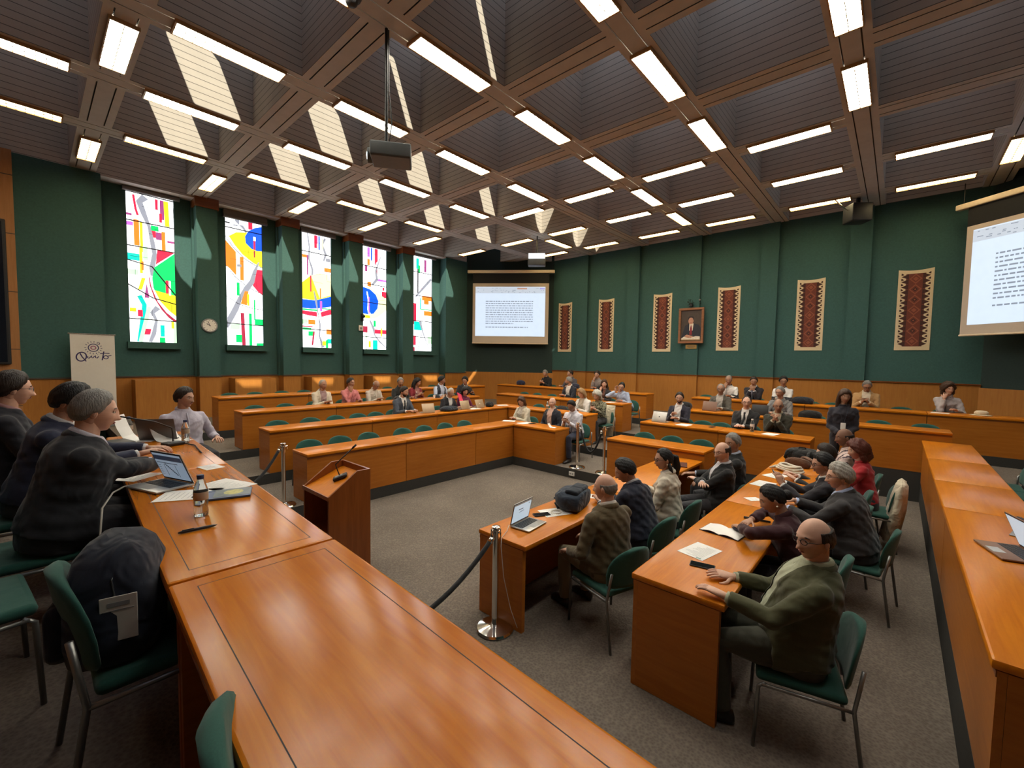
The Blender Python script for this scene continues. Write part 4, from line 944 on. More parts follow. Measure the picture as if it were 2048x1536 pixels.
    sl = kind not in ('vest',)
    def arms(mb, gg, m, upto=1.0):
        for s in (-1, 1):
            e = el[s].lerp(wr[s], upto*.90); mb.ball(sh[s], .053+gg, m, 14, 10); mb.ball(el[s], .046+gg, m, 12, 8)
            mb.tube([T @ Vector((s*.085, -.012, .420)), sh[s], sh[s].lerp(el[s], .2), sh[s].lerp(el[s], .55), el[s], el[s].lerp(e, .5), e], [.048+gg, .052+gg, .055+gg, .050+gg, .044+gg, .042+gg, .034+gg], m, 12)
    smat = (shirt if not isinstance(shirt, tuple) else cloth('cloth_%d_shirt' % PCOUNT, shirt)) if shirt is not None else tm
    if sl: arms(b, gr*.6, tm, 1.0 if kind != 'tee' else .12)
    V, F = shell(b, .010 if hi else .014, 3)
    rs = np.random.RandomState(PCOUNT); ph = rs.rand(6)*6.28; L = tl(V)
    N = .0035*np.sin(L[:, 0]*38+ph[0]+3*np.sin(L[:, 2]*21+ph[1]))*np.sin(L[:, 2]*44+ph[2])+.003*np.sin(V[:, 0]*70+V[:, 2]*55+ph[3])
    ctr = V.mean(0); dirs = V-np.array([ctr[0], ctr[1], 0])*[1, 1, 0]-np.stack([0*V[:, 0], 0*V[:, 0], V[:, 2]], 1); dn = dirs/(np.linalg.norm(dirs, axis=1, keepdims=True)+1e-6); V = V+dn*N[:, None]
    C = np.array([V[list(f)].mean(0) for f in F]); LC = tl(C)
    def far_from_arms(P, d):
        ok = np.ones(len(P), bool)
        for s in (-1, 1):
            for A, B in ((sh[s].lerp(el[s], .25), el[s]), (el[s], wr[s])):
                A, B = np.array(A), np.array(B); u = np.clip(((P-A) @ (B-A))/((B-A) @ (B-A)), 0, 1); ok &= np.linalg.norm(P-(A+u[:, None]*(B-A)), axis=1) > d
        return ok
    inner = (np.abs(LC[:, 0]) < .16*w_) & (LC[:, 1] > .02) & far_from_arms(C, .075)
    tname = {'jacket': 'jacket', 'open': 'jacket', 'vest': 'vest', 'shirt': 'shirt', 'tee': 'shirt', 'sweater': 'sweater'}[kind]
    if jk and shirt is not None:
        z0, wtop = (.15, .062) if kind == 'jacket' else (-.12, .072)
        ww = wtop*np.clip((LC[:, 2]-z0)/(.46-z0), 0, 1)**(.75 if kind == 'jacket' else .25)
        vm = inner & (np.abs(LC[:, 0]) < ww) & (LC[:, 2] < .53)
        vn = (np.abs(L[:, 0]) < wtop*np.clip((L[:, 2]-z0)/(.46-z0), 0, 1)**.75+.034) & (L[:, 1] > .02) & (L[:, 2] > z0)
        V2 = V+dn*(np.where(vn, .004, 0))[:, None]
        Va, Fa = pick_smooth(V2, F, ~vm); main = mesh_obj(tname, Va, Fa, [tm], None, t)
        if vm.any():
            vm2 = inner & (np.abs(LC[:, 0]) < ww+.03) & (LC[:, 2] > z0-.03)
            Vs, Fs = pick_smooth(V-dn*.004, F, vm2); inner_shirt = mesh_obj('shirt', Vs, Fs, [smat], None, t)
        if tie is not None:
            tiem = cloth('cloth_%d_tie' % PCOUNT, tie); tb = MB()
            zs = [.475, .455, .44, .36, .26, .16, .10]; wd = [.016, .022, .015, .022, .028, .033, .004]
            prof = []
            for z, w2 in zip(zs, wd):
                near = (np.abs(L[:, 0]) < .03) & (np.abs(L[:, 2]-z) < .03) & (L[:, 1] > 0); y = L[near, 1].max()+.003 if near.any() else .12
                prof.append((z, w2, y))
            rg = [[T @ Vector((w2, y, z)), T @ Vector((0, y+.006, z)), T @ Vector((-w2, y, z)), T @ Vector((0, y-.006, z))] for z, w2, y in prof]
            tb.loft(rg, tiem); tb.build('tie', t, smooth=True)
        cb = MB(); cp = [T @ Vector((.066*math.cos(a), -.012+.066*math.sin(a), .515+.020*math.cos(a-math.pi/2)*-1)) for a in [R(120+30*i) for i in range(11)]]
        cb.tube(cp, .013, smat, 8, flat=1.6); cb.build('shirt_collar', inner_shirt, smooth=True)
        if kind != 'vest':
            for s in (-1, 1): cf = MB(); cf.tube([el[s].lerp(wr[s], .85), el[s].lerp(wr[s], .96)], [.0365, .0345], smat, 12); cf.build('shirt_cuff', inner_shirt, smooth=True)
            cb = MB(); cp = [T @ Vector((.080*math.cos(a), -.016+.078*math.sin(a), .492+.022*math.cos(a-math.pi/2)*-1)) for a in [R(130+28*i) for i in range(11)]]
            cb.tube(cp, .014, tm, 8, flat=1.7); cb.build('jacket_collar', main, smooth=True)
        else:
            b = MB(); arms(b, .006, smat); V3, F3 = shell(b, .012, 3); mesh_obj('shirt_sleeves', V3, F3, [smat], None, t)
    else:
        if pattern:                                     # two-tone garment: light yoke over dark body
            pm2 = cloth('cloth_%d_second' % PCOUNT, pattern[1])
            if pattern[0] == 'yoke': mk = (LC[:, 2] > .28) & (np.abs(LC[:, 0]) < .24) | ((LC[:, 2] > .16) & (LC[:, 2] < .22) & (np.abs(LC[:, 0]) < .17))
            elif pattern[0] == 'stripes': mk = np.sin(LC[:, 0]*70+LC[:, 2]*55) > .45
            elif pattern[0] == 'camo': mk = np.sin(LC[:, 0]*55+2*np.sin(LC[:, 2]*40))*np.sin(LC[:, 2]*60+2*np.sin(LC[:, 0]*45)) > .1
            elif pattern[0] == 'half': mk = LC[:, 0] > .02+.05*np.sin(LC[:, 2]*14)
            main = mesh_obj(tname, V, F, [tm, pm2], mk.astype(int), t)
        else: main = mesh_obj(tname, V, F, [tm], None, t)
        if kind in ('shirt', 'sweater'):
            cb = MB(); cp = [T @ Vector((.068*math.cos(a), -.012+.068*math.sin(a), .51+.018*math.cos(a-math.pi/2)*-1)) for a in [R(115+31*i) for i in range(11)]]
            cb.tube(cp, .013, smat if shirt is not None else tm, 8, flat=1.6); cb.build('collar', main, smooth=True)
            if kind == 'shirt' and not fem:
                pb = MB(); zs = [.47, .38, .28, .18, .08]; pts = []
                for z in zs:
                    near = (np.abs(L[:, 0]) < .03) & (np.abs(L[:, 2]-z) < .03) & (L[:, 1] > 0); pts.append(T @ Vector((0, (L[near, 1].max() if near.any() else .12)+.001, z)))
                pb.tube(pts, .011, tm, 6, flat=.25, up=(0, 1, 0)); pb.build('button_placket', main, smooth=True)
    lm = cloth('cloth_%d_trousers' % PCOUNT, legs)
    b = MB(); b.loft(rings(.008, -.2, .07), lm)
    for s in (-1, 1): b.tube([hip[s], hip[s].lerp(kn[s], .5), kn[s], kn[s].lerp(an[s], .35), an[s]+Vector((0, 0, .0))], [.100*w_, .085*w_, .068, .062, .055], lm, 12)
    V, F = shell(b, .012 if hi else .018, 3); mesh_obj('trousers', V, F, [lm], None, t)
    shm = plain('black_shoe_leather', (.015, .012, .011), rough=.35)
    for s in (-1, 1):
        b = MB(); a = an[s]; b.loft([[(a.x+w2*math.cos(q), a.y+y, max(.002, zc+h*math.sin(q))) for q in [2*math.pi*j/12 for j in range(12)]] for y, w2, zc, h in ((-.075, .012, .03, .02), (-.06, .036, .045, .045), (.0, .042, .05, .05), (.08, .047, .035, .035), (.15, .045, .028, .028), (.195, .022, .02, .018))], shm); b.build('shoe', t, smooth=True)
    # --- things worn
    if glasses:
        gb = MB(); gm = BLACKMETAL
        for s in (-1, 1):
            gb.tube([(s*.033+.019*math.cos(a), .098-.004*math.cos(a)*s, -.001+.015*math.sin(a)) for a in [2*math.pi*j/16 for j in range(17)]], .0016 if glasses == 1 else .0024, gm, 5, M=HM)
            gb.tube([(s*.053, .095, .004), (s*.079, .06, .006), (s*.081, -.01, .004)], .0018, gm, 5, M=HM)
        gb.tube([(-.015, .101, .002), (.015, .101, .002)], .0018, gm, 5, M=HM); gb.build('glasses', t, smooth=True)
    if 'sunglasses' in extra:
        gb = MB()
        for s in (-1, 1): gb.ball((s*.034, .075, .082), (.024, .012, .014), plain('sunglass_lens', (.02, .02, .025), rough=.1), 10, 8, M=HM @ Matrix.Rotation(R(18), 4, 'X'))
        gb.tube([(-.08, .0, .06), (-.06, .06, .085), (.06, .06, .085), (.08, 0, .06)], .003, BLACKMETAL, 5, M=HM @ Matrix.Rotation(R(12), 4, 'X')); gb.build('sunglasses', t, smooth=True)
    if 'earring' in extra:
        for s in (-1, 1): gb = MB(); gb.ball((s*.082, -.006, -.048), .008, plain('pearl', (.75, .7, .62), rough=.2), 8, 6, M=HM); gb.build('earring', t, smooth=True)
    if 'watch' in extra:
        s = 1; c = el[s].lerp(wr[s], .98); d = (wr[s]-el[s]).normalized(); gb = MB(); gb.tube([c-d*.010, c+d*.010], .034, plain('watch_band', (.5, .4, .22), rough=.3, metal=.7), 14); gb.ball(c+Vector((0, -.02, .03)), (.02, .016, .008), CHROME, 12, 6); gb.build('wristwatch', t, smooth=True)
    if lanyard:
        gb = MB(); lmn = cloth('lanyard_ribbon', (.03, .035, .05)); 
        def fy(x, z):
            near = (np.abs(L[:, 0]-x) < .03) & (np.abs(L[:, 2]-z) < .03) & (L[:, 1] > 0); return (L[near, 1].max() if near.any() else .13)+.006
        for s in (-1, 1): gb.tube([T @ Vector((s*x, fy(s*x, z), z)) for x, z in ((.06, .49), (.055, .43), (.035, .33), (.012, .22))], .004, lmn, 6, flat=.5)
        y = fy(0, .17); gb.rbox(-.035, y, .10, .035, y+.006, .21, PAPER, r=.003, n=1, M=T); gb.build('lanyard', t, smooth=False)
    return t
# ------------------------------------------------------------------ who sits where (positions in metres, hips on the chair)
LB = {'black': (.012, .012, .014), 'navy': (.016, .02, .045), 'char': (.035, .036, .042), 'white': (.68, .66, .62), 'cream': (.58, .52, .41), 'beige': (.42, .31, .19), 'grey': (.16, .16, .16)}
chairs_used = 0
def seat_at(x, y, z, rz, label): chair(label, x, y, z, rz, 'green upholstered chairs')
def pl(row, x, label, chair_label, dy=.90, dz=0, rz=180, **k):                   # below the windows, facing away from them
    seat_at(x, FY[row]+dy+.02, LV[row], R(180), chair_label); return person(label, (x, FY[row]+dy, LV[row]), R(rz), **k)
def pr(row, y, label, chair_label, dx=.90, rz=90, **k):                             # facing the lectern
    seat_at(FX[row]+dx+.02, y, LV[row], R(90), chair_label); return person(label, (FX[row]+dx, y, LV[row]), R(rz), **k)
DESK = dict(lh=(-.17, .44, .765), rh=(.17, .44, .765))
FOLD = dict(lh=(-.03, .40, .775), rh=(.04, .42, .785))
TYPE = dict(lh=(-.11, .46, .77), rh=(.11, .46, .77), curl=(.7, .7))
CHIN = dict(lh=(-.12, .40, .77), rh=(.05, .235, .985), fdir=(None, (-.15, -.05, 1)), ndir=((0, 0, 1), (.3, 1, .1)), curl=(.4, .75))
PHONE = dict(lh=(-.05, .36, .83), rh=(.06, .36, .83), ndir=((-1, 0, .4), (1, 0, .4)), curl=(.7, .7))
# --- third row below the windows
pl(2, 4.51, 'person in cream jacket, hands clasped, leftmost in the third row', 'green chair under the person in cream jacket', top=LB['cream'], kind='open', shirt=(.35, .24, .24), hair=('receding', 'silver'), sk='brown', lean=17, head=(14, 4, 0), sc=.97, **FOLD)
pl(2, 5.22, 'person in salmon pink shirt with hand at the chin', 'green chair under the person in pink shirt', top=(.55, .19, .19), kind='shirt', hair=('short', 'dark'), sk='brown', lean=11, head=(20, 2, 0), sc=.98, lanyard=0, **CHIN)
pl(2, 5.84, 'person in cream shirt bending the balding head over the desk', 'green chair under the person bending over', top=(.52, .47, .40), kind='shirt', hair=('bald', 'grey'), sk='brown', glasses=1, lean=20, head=(5, 28, 0), sc=.96, **FOLD)
pl(2, 6.62, 'person in black jacket behind the suited man in the second row', 'green chair under the person in black jacket', top=(.02, .022, .022), kind='sweater', hair=('short', 'grey'), sk='brown', lean=16, head=(-20, 12, 0), sc=.98, **DESK)
pl(2, 7.14, 'person with long black hair in dark red jacket holding a phone', 'green chair under the person in dark red jacket', top=(.19, .018, .026), kind='open', shirt=(.30, .14, .12), hair=('long', 'black'), sk='tan', fem=True, lean=15, head=(25, 10, 0), sc=.96, **PHONE)
pl(2, 8.02, 'person in pale blue shirt and dark vest turning to a neighbour', 'green chair under the person in dark vest', top=(.03, .035, .05), kind='vest', shirt=(.48, .53, .66), hair=('thick', 'black'), sk='brown', lean=14, head=(38, 6, 0), sc=.98, **DESK)
person('person in black jacket leaning over to whisper to a neighbour', (8.86, 10.05, LV[2]), R(158), top=(.018, .018, .02), kind='jacket', shirt=(.35, .36, .40), hair=('thick', 'black'), sk='brown', lean=26, side=-8, head=(-38, 12, 0), lh=(-.25, .40, .78), rh=(.1, .45, .8)); seat_at(8.86, 10.07, LV[2], R(160), 'green chair under the person leaning over to whisper')
# --- second row below the windows
pl(1, 5.70, 'person in slate grey suit and tie typing on a laptop', 'green chair under the person in slate grey suit', top=(.055, .065, .085), kind='jacket', shirt=LB['white'], tie=(.02, .02, .028), hair=('short', 'dark'), sk='tan', beard=('full', 'dark'), lean=14, head=(20, 12, 0), lanyard=0, sc=1.0, **TYPE)
pl(1, 7.03, 'white-haired person in black jacket bent towards a laptop', 'green chair under the white-haired person', top=(.016, .015, .018), kind='jacket', shirt=(.60, .58, .55), hair=('receding', 'white'), sk='tan', glasses=1, lean=22, head=(6, 18, 0), sc=.96, **TYPE)
pl(1, 7.58, 'person in plum top with short black hair reading a screen', 'green chair under the person in plum top', top=(.14, .018, .055), kind='sweater', hair=('bob', 'black'), sk='tan', fem=True, lean=18, head=(-22, 16, 0), sc=.96, **DESK)
# --- front row, left of the gangway
pr(0, 6.66, 'person with bob in cream cardigan and lanyard, front row corner', 'green chair under the person in cream cardigan', top=(.60, .54, .42), kind='open', shirt=(.62, .58, .5), hair=('bob', 'brown'), sk='tan', fem=True, lean=14, head=(15, 18, 0), lanyard=1, sc=.97, legs=(.05, .05, .06), **FOLD)
pr(0, 5.83, 'bald person in dark blazer and open pink shirt, front row', 'green chair under the bald person in dark blazer', top=(.018, .02, .03), kind='open', shirt=(.56, .38, .31), hair=('bald', 'grey'), sk='fair', lean=4, head=(12, -2, 0), sc=.97, lh=(-.17, .30, .64), rh=(.17, .30, .64))
pr(0, 5.17, 'person in white shirt looking at a phone at the gangway end', 'green chair under the person in white shirt', dx=.84, top=(.62, .60, .66), kind='shirt', hair=('short', 'black'), sk='brown', lean=15, head=(8, 26, 0), sc=1.0, bulk=1.05, legs=(.03, .035, .06), **PHONE)
# --- second row, left of the gangway
pr(1, 5.86, 'blond person in white jacket with lanyard, head bowed', 'green chair under the blond person', top=LB['white'], kind='open', shirt=(.50, .44, .34), hair=('bob', 'blond'), sk='fair', fem=True, lean=14, head=(-10, 20, 0), lanyard=1, sc=.98, **FOLD)
pr(1, 5.40, 'grey-haired person in camouflage pattern top at the desk end', 'green chair draped with a cream coat at the gangway', top=(.26, .25, .17), kind='sweater', pattern=('camo', (.06, .055, .035)), hair=('curly', 'white'), sk='fair', fem=True, lean=18, head=(2, 22, 0), sc=.97, **PHONE)
# --- third row, left of the gangway
pr(2, 7.33, 'person in dark suit turned sideways with white lanyard shirt', 'green chair under the person turned sideways', top=(.018, .02, .03), kind='open', shirt=(.60, .56, .52), hair=('short', 'grey'), sk='tan', lean=12, head=(-62, 4, 0), beard=('full', 'grey'), **FOLD)
pr(2, 6.15, 'person with long brown hair and dark coat, chin on hand', 'green chair under the person with long brown hair', top=(.022, .02, .024), kind='open', shirt=(.16, .07, .05), hair=('long', 'brown'), sk='fair', fem=True, lean=14, head=(28, 2, 0), sc=.98, **CHIN)
pr(2, 5.46, 'person in light blue shirt slumped with head on hand', 'green chair behind the person in light blue shirt', top=(.36, .43, .58), kind='shirt', hair=('short', 'black'), sk='tan', glasses=2, lean=30, side=10, head=(20, 8, -16), dx=.84, rh=(.20, .30, 1.0), lh=(-.06, .46, .775), fdir=((1, .2, 0), (-.1, .05, 1)), ndir=((0, 0, 1), (.8, -.5, .1)), curl=(.5, .5))
# --- back row, left of the gangway
pr(3, 9.48, 'grey-haired person in black reading a phone under the left screen', 'green chair under the person in black below the screen', top=(.014, .014, .016), kind='sweater', hair=('short', 'grey'), sk='tan', lean=17, head=(5, 22, 0), **PHONE)
pr(3, 8.44, 'person in dark grey jacket partly hidden behind the sideways man', 'green chair under the half hidden person', top=(.075, .07, .085), kind='sweater', hair=('short', 'dark'), sk='tan', lean=12, head=(-30, 4, 0), **DESK)
pr(3, 7.39, 'person in grey sweater with hand at the mouth, back row', 'green chair under the person in grey sweater', top=(.22, .185, .17), kind='sweater', hair=('thick', 'dark'), sk='tan', lean=12, head=(12, 8, 0), **CHIN)
# --- second row, right of the gangway
pr(1, 3.46, 'bearded person in navy blazer behind an open silver laptop', 'green chair under the bearded person in navy blazer', top=(.022, .02, .032), kind='open', shirt=(.64, .60, .58), hair=('short', 'dark'), sk='tan', beard=('full', 'dark'), lean=8, head=(14, 4, 0), lh=(-.10, .42, .80), rh=(.04, .34, .86), curl=(.7, .8))
pr(1, 2.17, 'person in black suit, black tie and glasses sitting upright', 'green chair under the person in black suit', top=(.016, .016, .017), kind='jacket', shirt=(.62, .60, .58), tie=(.012, .012, .014), hair=('receding', 'dark'), sk='fair', glasses=2, lean=5, head=(14, 0, 0), bulk=1.06, **FOLD)
pr(1, 1.62, 'bald person in dark olive suit with hands folded at the chin', 'green chair under the bald person with folded hands', top=(.032, .03, .02), kind='jacket', shirt=(.40, .36, .26), tie=(.03, .028, .02), hair=('bald', 'grey'), sk='brown', glasses=2, lean=13, head=(10, 4, 0), bulk=1.06, lh=(-.03, .30, .93), rh=(.04, .30, .93), fdir=((.5, .1, .8), (-.5, .1, .8)), ndir=((-.7, .5, .3), (.7, .5, .3)), curl=(.8, .8))
# --- third row, right of the gangway
pr(2, 3.07, 'grey-haired person in brown-grey jacket behind a brown laptop lid', 'green chair under the person in brown-grey jacket', top=(.085, .075, .06), kind='open', shirt=(.42, .38, .34), hair=('receding', 'grey'), sk='brown', glasses=1, beard=('moustache', 'grey'), lean=13, head=(10, 2, 0), **TYPE)
pr(2, 1.86, 'person in grey checked shirt behind a dark laptop', 'green chair under the person in grey checked shirt', top=(.20, .19, .185), kind='shirt', pattern=('stripes', (.12, .115, .115)), hair=('short', 'grey'), sk='tan', glasses=2, lean=13, head=(-16, 4, 0), **TYPE)
# --- back row, right of the gangway
BW2 = dict(top=(.018, .018, .024), kind='sweater', pattern=('yoke', (.66, .64, .62)))
pr(3, 3.36, 'grey-haired person in black and white sports jacket, hand at face', 'green chair under the grey-haired person in sports jacket', hair=('receding', 'grey'), sk='brown', lean=14, head=(8, 8, 0), **BW2, **CHIN)
pr(3, 2.76, 'person in dark suit holding both hands up to the mouth', 'green chair under the person covering the mouth', top=(.022, .02, .026), kind='jacket', shirt=(.56, .55, .58), tie=(.1, .11, .16), hair=('short', 'dark'), sk='brown', lean=15, head=(10, 14, 0), lh=(-.04, .25, .95), rh=(.05, .25, .95), fdir=((.6, 0, .7), (-.6, 0, .7)), ndir=((-.5, .8, .2), (.5, .8, .2)), curl=(.7, .7))
pr(3, 2.12, 'dark-haired person in black and white sports jacket, sitting upright', 'green chair under the dark-haired person in sports jacket', hair=('thick', 'black'), sk='brown', lean=6, head=(14, 2, 0), glasses=2, **BW2, **FOLD)
pr(3, .50, 'person in tan blazer reading a phone in the back row', 'green chair under the person in tan blazer', top=(.40, .235, .10), kind='open', shirt=(.58, .50, .40), hair=('short', 'grey'), sk='brown', glasses=2, lean=15, head=(6, 22, 0), bulk=1.05, **PHONE)
pr(3, -.78, 'smiling person with curly brown hair, rightmost in the back row', 'green chair under the person with curly brown hair', top=(.38, .34, .34), kind='sweater', hair=('curly', 'brown'), sk='fair', fem=True, lean=16, head=(25, 4, 6), **CHIN)
# --- standing
person('person with long dark hair standing with a badge on a lanyard', (8.68, .62, LV[1]), R(98), top=(.022, .020, .028), kind='sweater', hair=('bangs', 'brown'), sk='brown', fem=True, pose='stand', lean=0, head=(14, 2, 0), lanyard=1, lh=(-.04, .22, .93), rh=(.05, .22, .93), curl=(.6, .6), sc=.94)
# --- laptop table on the arena floor, all facing the windows
def floor_seat(x, y, label, chair_label, rz=0, crz=None, **k):
    a = R(rz if crz is None else crz); seat_at(x+.02*math.sin(a), y-.02*math.cos(a), 0, a, chair_label); return person(label, (x, y, 0), R(rz), **k)
floor_seat(3.30, 1.78, 'bald person in olive brown blazer seen from behind at the laptop', 'green chair at the near end of the laptop table', rz=-16, crz=-18, top=(.085, .062, .03), kind='jacket', shirt=(.55, .50, .45), hair=('bald', 'grey'), sk='fair', lean=6, head=(24, 0, 0), lh=(-.24, .26, .62), rh=(.12, .36, .66), hi=1, bulk=1.14, legs=(.20, .17, .11), sc=1.0)
floor_seat(4.13, 1.86, 'person in navy suit writing notes beside the dark backpack', 'green chair under the person in navy suit', rz=-6, crz=-10, top=(.016, .018, .032), kind='jacket', shirt=(.42, .40, .42), hair=('thick', 'black'), sk='tan', lean=18, head=(36, 22, 0), hi=1, bulk=1.12, lh=(-.14, .44, .80), rh=(.05, .46, .81), curl=(.9, .9), extra=('watch',))
floor_seat(4.83, 1.85, 'person with dark ponytail and glasses in white jacket', 'green chair under the person in white jacket', rz=8, crz=-6, top=(.58, .52, .42), kind='open', shirt=(.5, .45, .4), hair=('pony', 'black'), sk='tan', fem=True, glasses=2, lean=8, head=(35, 6, 0), hi=1, extra=('earring',), lh=(-.12, .36, .64), rh=(.12, .42, .79))
floor_seat(5.72, 1.58, 'balding person in black suit with folded arms by the table', 'green chair under the person with folded arms', rz=30, crz=24, top=(.012, .012, .013), kind='jacket', shirt=(.52, .52, .55), hair=('fringe', 'dark'), sk='fair', glasses=1, lean=-2, head=(28, 4, 0), hi=1, lh=(.13, .27, .80), rh=(-.14, .25, .83), poles=((-.9, .3, -.6), (.9, .3, -.6)), curl=(.5, .5), bulk=1.05)
floor_seat(6.28, 1.58, 'grey-haired person in black suit resting one hand on the table', 'green chair under the grey-haired person in black suit', rz=26, crz=18, top=(.013, .013, .014), kind='jacket', shirt=(.40, .44, .56), hair=('short', 'grey'), sk='brown', lean=2, head=(36, 2, 0), hi=1, lh=(-.16, .50, .80), rh=(.14, .35, .64), bulk=1.08, sc=1.03)
# --- right-hand table on the arena floor
floor_seat(3.14, .38, 'person in olive green jacket with hands on the table edge', 'green chair nearest the camera at the right table', rz=14, crz=14, top=(.062, .062, .028), kind='open', shirt=(.34, .36, .25), hair=('fringe', 'dark'), sk='fair', glasses=2, lean=-7, head=(36, 2, 0), hi=1, bulk=1.22, belly=.07, lh=(-.18, .40, .815), rh=(.14, .36, .80), ndir=((0, -.5, 1), (0, -.5, 1)), curl=(.35, .35), legs=(.05, .05, .035), sc=1.04, knees=.42)
floor_seat(4.22, .50, 'person with black hair bun in maroon cardigan leafing a notebook', 'green chair under the person in maroon cardigan', rz=4, crz=0, top=(.042, .012, .016), kind='sweater', hair=('bun', 'black'), sk='tan', fem=True, lean=20, head=(14, 24, 0), hi=1, extra=('earring',), bulk=1.08, lh=(-.12, .46, .885), rh=(.14, .42, .885), curl=(.45, .6), poles=((-1, -.15, .15), (1, -.15, .15)))
floor_seat(5.26, .22, 'large white-haired person in dark grey suit with blue cuffs', 'green chair under the large white-haired person', rz=-4, crz=-6, top=(.034, .032, .034), kind='jacket', shirt=(.36, .44, .66), hair=('wavy', 'silver'), sk='fair', glasses=1, lean=14, head=(22, 6, 0), hi=1, bulk=1.28, belly=.05, lh=(-.22, .53, .84), rh=(.10, .53, .84), curl=(.35, .35), sc=1.02)
floor_seat(5.92, .44, 'dark-haired person with glasses holding up a phone', 'green chair under the person holding up a phone', rz=2, top=(.022, .02, .025), kind='jacket', shirt=(.6, .58, .56), hair=('thick', 'black'), sk='tan', glasses=2, lean=12, head=(22, 8, 0), hi=1, lh=(-.20, .50, .93), rh=(-.06, .50, .92), fdir=((.2, .4, 1), (-.2, .4, 1)), ndir=((-.6, -.6, .2), (.6, -.6, .2)), curl=(.7, .7))
floor_seat(6.66, .46, 'dark-haired person in black jacket behind the folded scarf', 'green chair under the person behind the scarf', rz=4, top=(.014, .014, .015), kind='jacket', shirt=(.58, .56, .55), hair=('thick', 'dark'), sk='fair', lean=14, head=(18, 12, 0), lh=(-.16, .46, .84), rh=(.06, .46, .84), curl=(.4, .4))
floor_seat(7.22, .22, 'person with curly red hair and red and black top', 'green chair draped with a cream cloth beside the aisle', rz=4, top=(.36, .02, .025), kind='sweater', pattern=('half', (.03, .022, .02)), hair=('curly', 'red'), sk='fair', fem=True, lean=10, head=(16, 8, 0), sc=1.0, lh=(-.17, .44, .84), rh=(.17, .44, .84))
floor_seat(7.80, .40, 'bald person in white and dark striped shirt at the far end', 'green chair under the person in striped shirt', rz=4, top=(.60, .46, .42), kind='shirt', pattern=('stripes', (.06, .04, .05)), hair=('bald', 'black'), sk='dark', lean=10, head=(20, 6, 0), sc=1.06, lh=(-.17, .44, .84), rh=(.17, .44, .84))
# --- on the dais, facing the hall
ZD = .74
person('grey-haired person in dark suit speaking into the microphone', (.08, 3.55, ZD), R(-88), top=(.020, .021, .026), kind='jacket', shirt=(.50, .48, .55), hair=('short', 'grey'), sk='fair', lean=15, head=(-2, 7, 0), hi=1, bulk=1.24, lh=(-.40, .50, .78), rh=(-.20, .53, .785), curl=(.35, .4), extra=('watch',), sc=1.01, seat=.475, beard=None)
seat_at(-.02, 3.60, ZD, R(-90), 'green chair under the grey-haired speaker')
person('dark-haired person in navy suit half hidden behind the speaker', (.0, 4.42, ZD), R(-100), top=(.024, .028, .055), kind='jacket', shirt=(.5, .5, .52), hair=('thick', 'black'), sk='tan', lean=16, head=(-18, 16, 0), hi=1, bulk=1.12, lh=(-.10, .58, .79), rh=(.12, .54, .79), curl=(.6, .6), sc=1.03)
seat_at(-.06, 4.42, ZD, R(-90), 'green chair under the person in navy suit on the dais')
person('dark-haired person with glasses at the far left edge', (-.22, 5.15, ZD), R(-84), top=(.018, .018, .024), kind='jacket', shirt=(.3, .16, .16), hair=('thick', 'dark'), sk='fair', glasses=1, lean=10, head=(4, 4, 0), hi=1, bulk=1.1, lh=(-.2, .40, .66), rh=(.15, .40, .66), sc=1.06)
person('person in pale lilac shirt with lanyard and sunglasses on the head', (1.16, 6.12, ZD), R(190), top=(.44, .41, .48), kind='shirt', hair=('thick', 'dark'), sk='tan', beard=('moustache', 'dark'), lean=0, head=(30, 2, 0), hi=1, lanyard=0, extra=('sunglasses',), lh=(-.26, .26, .64), rh=(.2, .3, .72), bulk=1.12, sc=.93, seat=.40)
seat_at(1.16, 6.14, ZD, R(190), 'green chair under the person in pale lilac shirt')
# --- empty chairs
def empties(items, fmt):
    for n, (x, y, z, rz) in enumerate(items): seat_at(x, y, z, R(rz), fmt % ORD[n])
empties([(x, FY[0]+.80, LV[0], 180) for x in (3.07, 3.60, 4.15, 4.89, 5.41, 5.97)], 'empty green chair in the front row below the windows, %s from the left')
seat_at(6.53, FY[0]+.80, LV[0], R(180), 'empty green chair next to the front row inner corner')
empties([(x, FY[1]+.80, LV[1], 180) for x in (3.09, 3.71, 4.23, 4.73, 5.16)], 'empty green chair in the second row below the windows, %s from the left')
empties([(x, FY[2]+.80, LV[2], 180) for x in (3.18, 3.80)], 'empty green chair in the third row below the windows, %s from the left')
empties([(x, FY[3]+.80, LV[3], 180) for x in (3.13, 3.67, 4.30, 4.85, 7.38, 9.1)], 'empty green chair in the back row below the windows, %s from the left')
empties([(FX[1]+.80, y, LV[1], 90) for y in (7.45, 6.95, 6.5)], 'empty green chair in the second row left of the gangway, %s from the left')
empties([(FX[2]+.80, y, LV[2], 90) for y in (9.3, 8.75, 8.15)], 'empty green chair in the third row left of the gangway, %s from the left')
empties([(FX[0]+.80, y, LV[0], 90) for y in (3.67, 3.12, 2.58)], 'empty green chair in the front row right of the gangway, %s from the left')
empties([(FX[1]+.80, y, LV[1], 90) for y in (3.02, 2.66)], 'empty green chair between the two suited people in the second row, %s from left')
empties([(FX[2]+.80, y, LV[2], 90) for y in (1.25, .23, -.43)], 'empty green chair in the third row right of the gangway, %s from the left')
empties([(FX[3]+.80, y, LV[3], 90) for y in (4.0, 1.55, 1.1, -.10)], 'empty green chair in the back row right of the gangway, %s from the left')
empties([(x, -1.08, LV[1], 0) for x in (5.97, 6.66, 7.42, 7.95, 8.46)], 'green chair behind the long right-hand desk, %s from the near end')
seat_at(9.7, -1.75, LV[1], R(40), 'green chair turned away beside the right edge of the photo')
seat_at(.31, 2.17, ZD, R(-90), 'green chair on the dais carrying the navy backpack')
